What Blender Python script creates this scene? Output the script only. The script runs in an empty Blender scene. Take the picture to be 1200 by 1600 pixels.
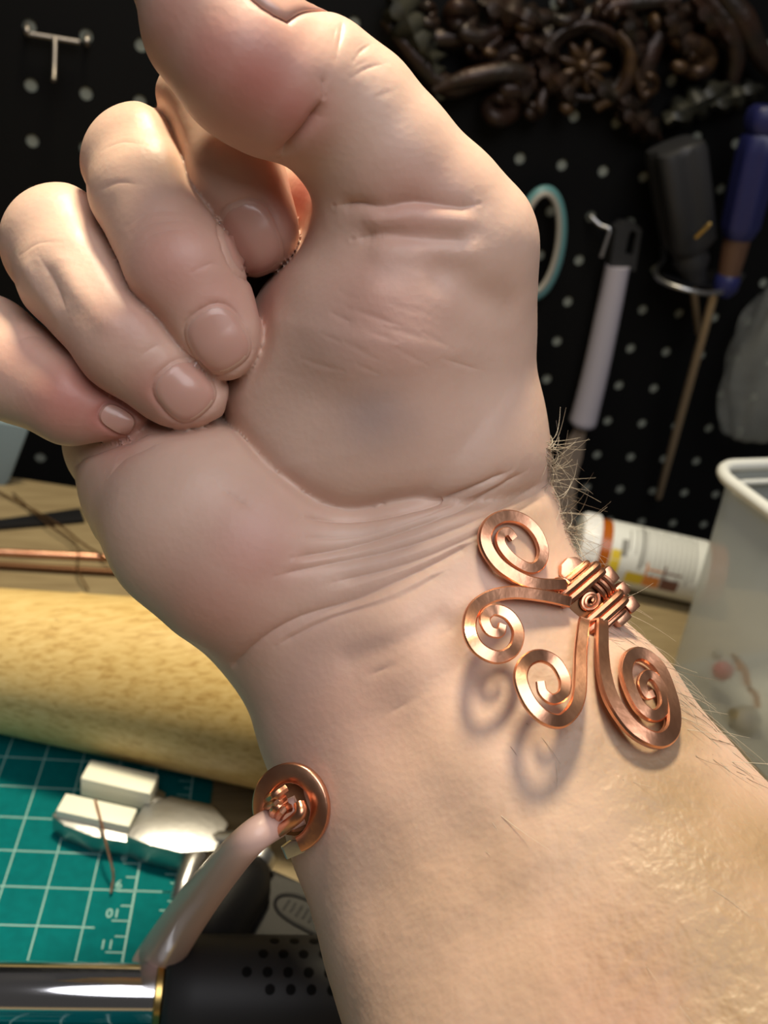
import bpy, bmesh, math, random
import numpy as np
from mathutils import Vector, Matrix

random.seed(7); np.random.seed(7)
sc = bpy.context.scene
COL = sc.collection
MM = 0.001
# ---------------------------------------------------------------- camera
F = 1416.0                                   # focal length in pixels of the 1200x1600 frame
# rows: world x (along the pegboard), y (towards the pegboard), z (up), in camera axes (right, down, forward)
WR = np.array([[0.96767, 0.04265, 0.24859], [-0.19197, -0.51475, 0.83557], [0.16360, -0.85628, -0.48992]])
CAMP = np.array([0.0, 0.0, 244.9])           # camera position, millimetres above the cutting mat
cam = bpy.data.cameras.new('camera'); camo = bpy.data.objects.new('camera', cam); COL.objects.link(camo)
cam.sensor_fit = 'VERTICAL'; cam.sensor_height = 24.0; cam.lens = F / 1600 * 24.0
cam.clip_start = 0.01; cam.clip_end = 20
Rm = Matrix([[WR[i][0], -WR[i][1], -WR[i][2]] for i in range(3)])
camo.matrix_world = Matrix.Translation(Vector(CAMP * MM)) @ Rm.to_4x4()
cam.dof.use_dof = True; cam.dof.focus_distance = 0.150; cam.dof.aperture_fstop = 15.0
sc.camera = camo
# ---------------------------------------------------------------- light
sc.view_settings.view_transform = 'Standard'; sc.view_settings.look = 'None'
sc.view_settings.gamma = 1.0; sc.view_settings.use_curve_mapping = False
sc.view_settings.exposure = 0.0
wd = bpy.data.worlds.new('room'); sc.world = wd; wd.use_nodes = True
wd.node_tree.nodes['Background'].inputs[0].default_value = (1.0, 0.93, 0.88, 1)
wd.node_tree.nodes['Background'].inputs[1].default_value = 0.05


def lamp(name, loc, target, power, color, size, spread=180):
    l = bpy.data.lights.new(name, 'AREA'); l.shape = 'DISK'; l.size = size; l.energy = power; l.color = color; l.spread = math.radians(spread)
    o = bpy.data.objects.new(name, l); COL.objects.link(o)
    o.location = Vector(loc); o.rotation_euler = (Vector(target) - Vector(loc)).to_track_quat('-Z', 'Y').to_euler()
    return o


lamp('bench_lamp_light', (0.03, 0.365, 0.74), (0.02, 0.14, 0.12), 2.05, (1.0, 0.86, 0.61), 0.12, 95)
lamp('soft_fill_light', (0.10, -0.28, 0.85), (0.02, 0.15, 0.15), 4.9, (0.97, 0.96, 1.0), 0.70)  # unseen soft fill above the camera, added to lift the shaded palm


# ---------------------------------------------------------------- helpers
def cam2w(p):
    return (np.asarray(p, float) @ WR.T + CAMP) * MM


def P(px, py, Z):                             # pixel + depth (mm) -> camera millimetres
    return np.array([(px - 600.0) / F * Z, (py - 800.0) / F * Z, Z])


def raydir(px, py):
    return np.array([(px - 600.0) / F, (py - 800.0) / F, 1.0]) @ WR.T


def atz(px, py, z=0.0):                       # world mm where the sight line meets height z
    d = raydir(px, py); t = (z - CAMP[2]) / d[2]; return CAMP + d * t


YB = 504.6                                    # pegboard front


def peg(px, py, off=0.0):                     # world mm on the pegboard, off mm in front of it
    d = raydir(px, py); t = (YB - off) / d[1]; return CAMP + d * t


def V(p):
    return Vector([float(c) * MM for c in p])


def obj(name, bm, mat, parent=None, smooth=True):
    me = bpy.data.meshes.new(name)
    if isinstance(bm, bmesh.types.BMesh):
        bmesh.ops.recalc_face_normals(bm, faces=bm.faces[:]); bm.to_mesh(me); bm.free()
    else:
        me.from_pydata(*bm); me.update()
    if smooth:
        me.polygons.foreach_set('use_smooth', [True] * len(me.polygons))
        try: me.set_sharp_from_angle(angle=math.radians(smooth if smooth is not True else 40))
        except Exception: pass
    if mat: me.materials.append(mat)
    o = bpy.data.objects.new(name, me); COL.objects.link(o)
    if parent: o.parent = parent
    return o


def tag(o, label, cat, group=None, kind=None):
    if label: o['label'] = label
    if cat: o['category'] = cat
    if group: o['group'] = group
    if kind: o['kind'] = kind
    return o


def thing(name, label, cat, loc=(0, 0, 0), group=None):
    # an Empty that parents the parts (parts are modelled in world millimetres)
    o = bpy.data.objects.new(name, None); COL.objects.link(o); o.empty_display_size = 0.01
    o['_loc'] = 0; del o['_loc']
    return tag(o, label, cat, group)


def frames(pts, closed=False):
    pts = np.asarray(pts, float); n = len(pts)
    if closed: T = np.roll(pts, -1, 0) - np.roll(pts, 1, 0)
    else: T = np.gradient(pts, axis=0)
    T /= np.linalg.norm(T, axis=1)[:, None] + 1e-12
    a = np.array([0, 0, 1.0]) if abs(T[0][2]) < .9 else np.array([1.0, 0, 0])
    N = np.zeros_like(pts); N[0] = np.cross(T[0], a); N[0] /= np.linalg.norm(N[0])
    for i in range(1, n):
        v = N[i - 1] - T[i] * (N[i - 1] @ T[i]); N[i] = v / (np.linalg.norm(v) + 1e-12)
    return T, N, np.cross(T, N)


def spline(pts, n=8):                         # Catmull-Rom
    pts = np.asarray(pts, float); out = []
    Q = np.vstack([2 * pts[0] - pts[1], pts, 2 * pts[-1] - pts[-2]])
    for i in range(1, len(Q) - 2):
        for k in range(n):
            t = k / n
            out.append(.5 * (2 * Q[i] + (Q[i + 1] - Q[i - 1]) * t + (2 * Q[i - 1] - 5 * Q[i] + 4 * Q[i + 1] - Q[i + 2]) * t * t
                             + (3 * Q[i] - Q[i - 1] - 3 * Q[i + 1] + Q[i + 2]) * t ** 3))
    out.append(pts[-1]); return np.array(out)


def tube(bm, pts, r, seg=10, closed=False, cap=True, prof=None, N=None):
    """sweep a round (or given 2-d) section along points in world mm"""
    pts = np.asarray(pts, float); n = len(pts)
    T, N0, B = frames(pts, closed)
    if N is not None:
        N0 = np.asarray(N, float); N0 = N0 - T * (N0 * T).sum(1)[:, None]; N0 /= np.linalg.norm(N0, axis=1)[:, None] + 1e-12
        B = np.cross(T, N0)
    r = np.broadcast_to(np.asarray(r, float), (n,))
    if prof is None: prof = [(math.cos(2 * math.pi * k / seg), math.sin(2 * math.pi * k / seg)) for k in range(seg)]
    rings = []
    for i in range(n):
        rings.append([bm.verts.new(V(pts[i] + r[i] * (a * B[i] + b * N0[i]))) for a, b in prof])
    m = len(prof)
    for i in range(n if closed else n - 1):
        A, C = rings[i], rings[(i + 1) % n]
        for k in range(m): bm.faces.new((A[k], A[(k + 1) % m], C[(k + 1) % m], C[k]))
    if cap and not closed:
        bm.faces.new(rings[0]); bm.faces.new(rings[-1][::-1])
    return bm


def lathe(bm, a, b, prof, seg=32, cap=True):
    """prof: list of (t along a->b in mm, radius mm)"""
    a = np.asarray(a, float); b = np.asarray(b, float); d = (b - a) / np.linalg.norm(b - a)
    u = np.cross(d, [0, 0, 1.0]) if abs(d[2]) < .95 else np.cross(d, [1.0, 0, 0])
    u /= np.linalg.norm(u); v = np.cross(d, u)
    rings = [[bm.verts.new(V(a + d * t + r * (math.cos(2 * math.pi * k / seg) * u + math.sin(2 * math.pi * k / seg) * v))) for k in range(seg)] for t, r in prof]
    for A, C in zip(rings[:-1], rings[1:]):
        for k in range(seg): bm.faces.new((A[k], A[(k + 1) % seg], C[(k + 1) % seg], C[k]))
    if cap: bm.faces.new(rings[0][::-1]); bm.faces.new(rings[-1])
    return bm


def prism(bm, pts, up, h, bevel=0.0):
    """flat polygon (world mm) extruded by h along up"""
    up = np.asarray(up, float); n = len(pts)
    A = [bm.verts.new(V(p)) for p in pts]; B = [bm.verts.new(V(np.asarray(p) + up * h)) for p in pts]
    fs = [bm.faces.new(A[::-1]), bm.faces.new(B)]
    for k in range(n): fs.append(bm.faces.new((A[k], A[(k + 1) % n], B[(k + 1) % n], B[k])))
    if bevel:
        es = list({e for f in fs for e in f.edges})
        bmesh.ops.bevel(bm, geom=es, offset=bevel * MM, segments=2, affect='EDGES', profile=.6)
    return bm


def obox(bm, o, ex, ey, ez, x0, x1, y0, y1, z0, z1, bevel=0.0):
    o = np.asarray(o, float)
    pts = [o + ex * x + ey * y + ez * z0 for x, y in ((x0, y0), (x1, y0), (x1, y1), (x0, y1))]
    return prism(bm, pts, ez, z1 - z0, bevel)


def NB(): return bmesh.new()


# ---------------------------------------------------------------- materials
def mat(name, col, rough=.5, metal=0., noise=None, bump=None, **kw):
    m = bpy.data.materials.new(name); m.use_nodes = True; nt = m.node_tree; b = nt.nodes['Principled BSDF']
    b.inputs['Base Color'].default_value = (*col, 1); b.inputs['Roughness'].default_value = rough; b.inputs['Metallic'].default_value = metal
    for k, v in kw.items(): b.inputs[k.replace('_', ' ')].default_value = v
    tc = nt.nodes.new('ShaderNodeTexCoord')
    if noise:                                  # (colour 2, scale, detail, stretch xyz)
        c2, s, det, st = noise
        mp = nt.nodes.new('ShaderNodeMapping'); mp.inputs['Scale'].default_value = st
        nz = nt.nodes.new('ShaderNodeTexNoise'); nz.inputs['Scale'].default_value = s; nz.inputs['Detail'].default_value = det
        cr = nt.nodes.new('ShaderNodeValToRGB'); cr.color_ramp.elements[0].position = .35; cr.color_ramp.elements[1].position = .68
        cr.color_ramp.elements[0].color = (*col, 1); cr.color_ramp.elements[1].color = (*c2, 1)
        nt.links.new(tc.outputs['Object'], mp.inputs[0]); nt.links.new(mp.outputs[0], nz.inputs[0])
        nt.links.new(nz.outputs[0], cr.inputs[0]); nt.links.new(cr.outputs[0], b.inputs['Base Color'])
    if bump:                                   # (scale, distance mm)
        nz = nt.nodes.new('ShaderNodeTexNoise'); nz.inputs['Scale'].default_value = bump[0]; nz.inputs['Detail'].default_value = 3
        bp = nt.nodes.new('ShaderNodeBump'); bp.inputs['Distance'].default_value = bump[1] * MM; bp.inputs['Strength'].default_value = 1
        nt.links.new(tc.outputs['Object'], nz.inputs[0]); nt.links.new(nz.outputs[0], bp.inputs['Height']); nt.links.new(bp.outputs[0], b.inputs['Normal'])
    return m


M = {}
M['copper'] = mat('copper', (.86, .46, .29), .31, 1.0, noise=((.68, .32, .19), 120, 3, (1, 1, 1)), bump=(420, .08))
M['copper_dark'] = mat('copper_dark', (.14, .07, .035), .5, 1.0)
M['peg_black'] = mat('peg_black', (.004, .004, .004), .6, bump=(900, .05), Specular_IOR_Level=.12)
M['backing'] = mat('backing', (.24, .255, .205), .8)
M['bench'] = mat('bench_wood', (.28, .215, .11), .6, noise=((.20, .145, .07), 30, 4, (1, 9, 1)))
M['steel'] = mat('steel', (.50, .50, .50), .34, 1.0, bump=(500, .06))
M['dull_steel'] = mat('dull_steel', (.30, .27, .24), .4, 1.0)
M['chrome'] = mat('chrome', (.82, .82, .84), .10, 1.0)
M['brass'] = mat('brass', (.70, .48, .16), .3, 1.0)
M['black'] = mat('black_plastic', (.008, .008, .009), .5, bump=(700, .05), Specular_IOR_Level=.2)
M['black_soft'] = mat('black_rubber', (.030, .029, .027), .62, bump=(500, .12), Specular_IOR_Level=.3)
M['mat'] = mat('mat_green', (.001, .135, .140), .8, noise=((.001, .115, .120), 300, 2, (1, 1, 1)), bump=(1500, .03), Specular_IOR_Level=.06)
M['print'] = mat('mat_print', (.30, .52, .48), .7)
M['white'] = mat('white_plastic', (.80, .80, .78), .4)
M['pad'] = mat('nylon_pad', (.82, .83, .70), .45)
M['skin_rod'] = mat('pink_rod', (.66, .44, .37), .42, Coat_Weight=.15)
M['orange'] = mat('amber_plastic', (.55, .14, .01), .25, Transmission_Weight=.3)
M['label'] = mat('paper_label', (.70, .72, .68), .6)
M['ink'] = mat('label_ink', (.22, .22, .20), .6)
M['yellow'] = mat('label_yellow', (.70, .52, .03), .6)
M['lorange'] = mat('label_orange', (.70, .25, .05), .6)
M['lbrown'] = mat('label_brown', (.16, .07, .05), .6)
M['bronze'] = mat('old_bronze', (.020, .015, .011), .42, .35, noise=((.040, .018, .010), 60, 4, (1, 1, 1)), bump=(250, .6))
M['bronze_gold'] = mat('gilded_bronze', (.075, .040, .015), .42, .4, noise=((.030, .015, .008), 120, 3, (1, 1, 1)))
M['bronze_green'] = mat('green_bronze', (.038, .036, .022), .5, .2, noise=((.018, .018, .013), 120, 3, (1, 1, 1)))
M['mint'] = mat('mint_plastic', (.10, .24, .24), .4)
M['cream'] = mat('cream_plastic', (.32, .30, .25), .5)
M['lilac'] = mat('pale_handle', (.40, .37, .41), .5)
M['greyblack'] = mat('dark_grey_rubber', (.018, .018, .019), .55)
M['blue'] = mat('blue_plastic', (.014, .017, .085), .4)
M['amberwood'] = mat('amber_ferrule', (.10, .05, .028), .5)
M['shaft'] = mat('tan_shaft', (.45, .33, .20), .35, .7)
M['spatula'] = mat('dull_blade', (.34, .26, .19), .5, .2)
M['bin'] = mat('frosted_plastic', (.66, .71, .68), .4, Transmission_Weight=.3, IOR=1.1, Alpha=.58)
M['binrim'] = mat('frosted_rim', (.80, .82, .78), .35, Transmission_Weight=.2)
M['bag'] = mat('clear_film', (.55, .56, .50), .25, Transmission_Weight=.6, IOR=1.1, Alpha=.45)
M['tealgrey'] = mat('teal_grey_plastic', (.20, .27, .30), .5)
M['wire_brown'] = mat('brown_wire', (.22, .12, .05), .4, .8)
M['pinkbit'] = mat('pink_plastic', (.5, .12, .14), .4)
M['hair_pale'] = mat('pale_hair', (.42, .36, .28), .45)
M['hair_dark'] = mat('dark_hair', (.16, .12, .085), .45)

# turned wood of the mandrel: long grain plus short dark pores
m = M['mandrel'] = mat('mandrel_wood', (.74, .50, .20), .42)
nt = m.node_tree; b = nt.nodes['Principled BSDF']; tc = nt.nodes.new('ShaderNodeTexCoord')
mp = nt.nodes.new('ShaderNodeMapping'); mp.inputs['Scale'].default_value = (40, 330, 330); mp.inputs['Rotation'].default_value = (0, 0, .02)
n1 = nt.nodes.new('ShaderNodeTexNoise'); n1.inputs['Scale'].default_value = 2.2; n1.inputs['Detail'].default_value = 5; n1.inputs['Distortion'].default_value = .6
r1 = nt.nodes.new('ShaderNodeValToRGB'); e = r1.color_ramp.elements
e[0].position = .30; e[0].color = (.50, .31, .10, 1); e[1].position = .66; e[1].color = (.76, .57, .25, 1)
x = e.new(.47); x.color = (.69, .49, .19, 1)
nt.links.new(tc.outputs['Object'], mp.inputs[0]); nt.links.new(mp.outputs[0], n1.inputs[0]); nt.links.new(n1.outputs[0], r1.inputs[0])
nt.links.new(r1.outputs[0], b.inputs['Base Color'])

# skin: base tone, flush and vein attributes, mottling, fine relief
m = M['skin'] = bpy.data.materials.new('skin'); m.use_nodes = True; nt = m.node_tree; b = nt.nodes['Principled BSDF']
tc = nt.nodes.new('ShaderNodeTexCoord')


def node(t, **kw):
    n = nt.nodes.new(t)
    for k, v in kw.items(): n.inputs[k].default_value = v
    return n


nz = node('ShaderNodeTexNoise', Scale=70, Detail=4); nt.links.new(tc.outputs['Object'], nz.inputs['Vector'])
cr = nt.nodes.new('ShaderNodeValToRGB'); e = cr.color_ramp.elements
e[0].position = .3; e[0].color = (.62, .415, .32, 1); e[1].position = .7; e[1].color = (.69, .475, .37, 1)
nt.links.new(nz.outputs[0], cr.inputs[0])


def mixin(src, attr, col):
    at = nt.nodes.new('ShaderNodeAttribute'); at.attribute_name = attr
    mx = nt.nodes.new('ShaderNodeMix'); mx.data_type = 'RGBA'
    nt.links.new(at.outputs['Fac'], mx.inputs[0]); nt.links.new(src, mx.inputs[6]); mx.inputs[7].default_value = (*col, 1)
    return mx.outputs[2]


c = mixin(cr.outputs[0], 'flush', (.48, .15, .12)); c = mixin(c, 'vein', (.36, .27, .25)); c = mixin(c, 'tan', (.31, .205, .115))  # flush and tan are real tones, darkened further for shaded pad and dimmer arm
nt.links.new(c, b.inputs['Base Color'])
b.inputs['Roughness'].default_value = .46
b.inputs['Subsurface Weight'].default_value = .25; b.inputs['Subsurface Radius'].default_value = (1.0, .35, .18); b.inputs['Subsurface Scale'].default_value = .002
b.inputs['Specular IOR Level'].default_value = .42
vz = node('ShaderNodeTexVoronoi', Scale=900); nt.links.new(tc.outputs['Object'], vz.inputs['Vector'])
nf = node('ShaderNodeTexNoise', Scale=260, Detail=4); nt.links.new(tc.outputs['Object'], nf.inputs['Vector'])
pat = nt.nodes.new('ShaderNodeAttribute'); pat.attribute_name = 'tan'
mpz = nt.nodes.new('ShaderNodeMapping'); mpz.inputs['Scale'].default_value = (1, 1, .45); nt.links.new(tc.outputs['Object'], mpz.inputs[0])
ng = node('ShaderNodeTexNoise', Scale=430, Detail=2); nt.links.new(mpz.outputs[0], ng.inputs['Vector'])
mg = nt.nodes.new('ShaderNodeMath'); mg.operation = 'MULTIPLY'; nt.links.new(ng.outputs[0], mg.inputs[0]); nt.links.new(pat.outputs['Fac'], mg.inputs[1])
ad = nt.nodes.new('ShaderNodeMath'); ad.operation = 'MULTIPLY_ADD'; ad.inputs[1].default_value = .25
nt.links.new(vz.outputs['Distance'], ad.inputs[0]); nt.links.new(nf.outputs[0], ad.inputs[2])
ad2 = nt.nodes.new('ShaderNodeMath'); ad2.operation = 'MULTIPLY_ADD'; ad2.inputs[1].default_value = 4.5
nt.links.new(mg.outputs[0], ad2.inputs[0]); nt.links.new(ad.outputs[0], ad2.inputs[2])
bp = node('ShaderNodeBump', Distance=.00010, Strength=1.0); nt.links.new(ad2.outputs[0], bp.inputs['Height']); nt.links.new(bp.outputs[0], b.inputs['Normal'])
M['nail'] = mat('nail', (.58, .33, .26), .30, Subsurface_Weight=.3, Subsurface_Scale=.002, Coat_Weight=.15)
M['nail_edge'] = mat('nail_edge', (.68, .48, .36), .3)

# ================================================================= the setting
X = np.array([1.0, 0, 0]); Y = np.array([0, 1.0, 0]); Z = np.array([0, 0, 1.0])
# bench top: its back edge stands a little clear of the pegboard
bm = NB(); e0 = atz(60, 752, -3); e1 = atz(930, 885, -3); dv = (e1 - e0) / np.linalg.norm(e1 - e0)
pl, pr = e0 - dv * 400, e1 + dv * 350
prism(bm, [pl - Z * 25, pr - Z * 25, np.array([pr[0], -250, -28]), np.array([pl[0], -250, -28])], Z, 25, .8)
tag(obj('floor', bm, M['bench'], smooth=False), 'pale wooden bench top under the tools', None, kind='structure')
# pegboard with real holes, pale wall close behind
G = 25.4; HX, HZ = 239.8, 244.9 - 40.5
bm = NB(); C0, C1, R0, R1 = -17, 9, -7, 16
for i in range(C0, C1):
    for j in range(R0, R1):
        cx, cz = HX + i * G, HZ - j * G; n = 16; h = G / 2
        inner, outer, back = [], [], []
        for k in range(n):
            a = 2 * math.pi * k / n; ca, sa = math.cos(a), math.sin(a); s = h / max(abs(ca), abs(sa))
            inner.append(bm.verts.new(V((cx + 3.1 * ca, YB, cz + 3.1 * sa)))); back.append(bm.verts.new(V((cx + 3.1 * ca, YB + 1.0, cz + 3.1 * sa))))
            outer.append(bm.verts.new(V((cx + s * ca, YB, cz + s * sa))))
        for k in range(n):
            q = (k + 1) % n
            bm.faces.new((inner[k], inner[q], outer[q], outer[k])); bm.faces.new((inner[k], back[k], back[q], inner[q]))
pb = obj('wall_back', bm, M['peg_black']); tag(pb, 'black pegboard wall with rows of round holes', None, kind='structure')
bm = NB(); obox(bm, (0, 0, 0), X, Y, Z, HX + (C0 - .5) * G, HX + (C1 - .5) * G, YB + 1.1, YB + 6, HZ - (R1 - .5) * G, HZ - (R0 - .5) * G)
obj('backing_board', bm, M['backing'], pb, smooth=False)

# ================================================================= the hand
# implicit surface in camera millimetres: chains of round cones joined with rounded seams


def ch(pts): return [(P(*p[:3]), p[3]) for p in pts]


BODY = [  # (chain, blend mm)
    # forearm: thumb side, middle, little-finger side
    (ch([(720, 850, 171, 18.5), (797, 1013, 169, 19), (890, 1150, 165, 22), (975, 1322, 158, 25.5), (1080, 1470, 150, 27.5), (1220, 1670, 138, 31)]), 6),
    (ch([(600, 905, 170, 21), (690, 1070, 168, 23), (775, 1220, 163, 27), (865, 1405, 157, 31), (960, 1565, 148, 34), (1070, 1760, 138, 36)]), 12),
    (ch([(500, 965, 170, 18), (563, 1115, 168, 19), (634, 1272, 164, 21.5), (722, 1445, 157, 24), (812, 1640, 148, 27), (900, 1830, 138, 30)]), 12),
    # palm: bones of the hand to the hidden knuckles
    (ch([(640, 880, 180, 15), (560, 560, 190, 14), (520, 350, 199, 12)]), 10),
    (ch([(600, 890, 180, 16), (480, 640, 194, 15), (400, 430, 206, 12.5)]), 10),
    (ch([(560, 900, 180, 16), (400, 700, 192, 15), (300, 530, 206, 12)]), 10),
    (ch([(500, 920, 176, 16), (330, 770, 186, 14), (190, 630, 200, 11)]), 10),
    # heel of the hand under the little finger
    (ch([(452, 920, 171, 17.5), (380, 860, 162, 18.2), (322, 815, 163, 18), (268, 752, 173, 17), (205, 690, 179, 13)]), 8),
    (ch([(480, 870, 174, 15), (385, 800, 178, 15), (300, 735, 181, 13)]), 9),
]
THUMB = [
    (ch([(733, 800, 176, 15.5), (726, 640, 169, 13.5), (722, 520, 164, 13), (718, 385, 156, 13.2), (682, 335, 153, 12.2), (606, 248, 148, 11.2), (550, 186, 145, 10.9), (496, 143, 142, 10.9)]), 6),
    (ch([(496, 143, 142, 10.8), (408, 112, 139, 10.6), (338, 40, 137, 10.2), (296, -45, 136, 9), (280, -85, 136, 8)]), 1.5),
    (ch([(660, 370, 160, 12), (560, 345, 166, 11), (480, 335, 174, 11)]), 5),
    (ch([(650, 300, 160, 11), (560, 280, 180, 11), (470, 255, 186, 10.5)]), 4),
    (ch([(545, 195, 146, 10.5), (600, 285, 149, 10.5), (650, 340, 154, 11)]), 4),
    (ch([(430, 140, 136, 9.3), (375, 100, 133.5, 9.6), (330, 40, 133, 9)]), 5),
]
THENAR = [
    (ch([(690, 715, 169, 18.5), (605, 645, 168, 22), (594, 520, 159.5, 19), (605, 448, 157.5, 15.5)]), 8),
    (ch([(500, 700, 169, 18.5), (474, 605, 167, 15.5), (505, 500, 168, 12.5)]), 8),
    (ch([(640, 480, 164, 16), (690, 430, 162, 13)]), 7),
]
FINGERS = [
    [(ch([(520, 330, 199, 12), (330, 172, 163, 9.8)]), 4), (ch([(335, 178, 161, 9.8), (362, 285, 157, 9.3), (402, 362, 159, 8.2)]), 3)],
    [(ch([(400, 420, 205, 12), (226, 262, 164, 10.4)]), 4), (ch([(226, 264, 161, 10.5), (236, 310, 157, 10.2), (285, 425, 152, 9.7), (345, 528, 154, 8.3)]), 3)],
    [(ch([(300, 520, 205, 12), (100, 384, 167, 10.4)]), 4), (ch([(100, 386, 164, 10.5), (122, 435, 160, 10.0), (205, 535, 154.5, 9.5), (287, 606, 156, 8.2)]), 3)],
    [(ch([(190, 640, 199, 11), (10, 575, 172, 9.4), (-22, 545, 169, 9.4)]), 4), (ch([(-22, 545, 167, 9.5), (30, 580, 163, 9.2), (112, 622, 160, 8.2), (192, 645, 161, 6.6)]), 3)],
]


def smin(a, b, k):
    if k <= 0: return np.minimum(a, b)
    h = np.maximum(k - np.abs(a - b), 0) / k
    return np.minimum(a, b) - h * h * k * .25


def seglist(chain): return [(chain[i][0], chain[i + 1][0], chain[i][1], chain[i + 1][1]) for i in range(len(chain) - 1)]


def chain_d(p, chain, c=None, rad=0):
    d = None
    for a, b_, ra, rb in chain:
        ab = b_ - a; L = ab @ ab
        if c is not None:                      # skip what is far from this block
            h = min(1, max(0, ((c - a) @ ab) / L)); q = c - a - ab * h
            if math.sqrt(q @ q) - (ra + (rb - ra) * h) > rad + 10: continue
        ab = ab.astype(np.float32); v = p - a.astype(np.float32); h = v @ ab; h *= np.float32(1 / L); np.maximum(h, 0, out=h); np.minimum(h, 1, out=h)
        v -= h[:, None] * ab; dd = np.sqrt(np.einsum('ij,ij->i', v, v)); dd -= np.float32(ra) + np.float32(rb - ra) * h
        d = dd if d is None else smin(d, dd, np.float32(1.5))
    return d


def join(d, e_, k):
    return e_ if d is None else d if e_ is None else smin(d, e_, np.float32(k))


def crease(d, e_, dep, w):                    # union with a cleft where the two surfaces meet
    if d is None: return e_
    if e_ is None: return d
    return np.minimum(d, e_) + np.float32(dep) * np.exp(-((d - e_) / np.float32(w)) ** 2)


for g_ in (BODY, THUMB, THENAR, *FINGERS):
    for q in range(len(g_)): g_[q] = (seglist(g_[q][0]), g_[q][1])


FINE = []             # narrow creases, cut into the finished mesh
STROKES = []          # (points, width, depth, bbox): + carves a furrow, - raises a ridge


def sdf(p, c=None, rad=0, strokes=True):
    def grp(g_):
        t = None
        for chn, k in g_: t = join(t, chain_d(p, chn, c, rad), k)
        return t
    d = crease(grp(BODY), grp(THENAR), .9, 1.8)
    d = join(d, grp(THUMB), 7)
    for f in FINGERS: d = crease(d, grp(f), 1.05, 1.7)
    if d is None: return np.full(len(p), 8, np.float32)
    if strokes:
        for pts, w, dep, lo, hi in STROKES:
            if c is not None and (np.any(c < lo - rad - 3 * w) or np.any(c > hi + rad + 3 * w)): continue
            m2 = np.full(len(p), 1e6, np.float32)
            for q0, q1, in zip(pts[:-1], pts[1:]):
                ab = (q1 - q0).astype(np.float32)
                if c is not None and np.linalg.norm(c - (q0 + q1) / 2) > rad + 3 * w + np.linalg.norm(q1 - q0) / 2: continue
                v = p - q0.astype(np.float32); h = np.clip((v @ ab) / (ab @ ab + 1e-6), 0, 1); m2 = np.minimum(m2, ((v - h[:, None] * ab) ** 2).sum(1))
            d = d + np.float32(dep) * (np.exp(-m2 / np.float32(w * w)))
    return d


def cast(pxs, strokes=True, z0=95.0):
    pxs = np.asarray(pxs, float); dirs = np.stack([(pxs[:, 0] - 600) / F, (pxs[:, 1] - 800) / F, np.ones(len(pxs))], 1)
    L = np.linalg.norm(dirs, axis=1); t = np.full(len(pxs), z0)
    act = np.arange(len(pxs))
    for _ in range(60):
        d = sdf((dirs[act] * t[act, None]).astype(np.float32), strokes=strokes); t[act] = np.minimum(t[act] + .9 * d / L[act], 260)
        act = act[(np.abs(d) > .01) & (t[act] < 259)]
        if len(act) == 0: break
    return dirs * t[:, None]


def normal(p):
    p = np.asarray(p, np.float32); g = np.zeros_like(p)
    for i in range(3):
        e_ = np.zeros(3, np.float32); e_[i] = .4; g[:, i] = sdf(p + e_) - sdf(p - e_)
    return g / (np.linalg.norm(g, axis=1)[:, None] + 1e-9)


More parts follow.
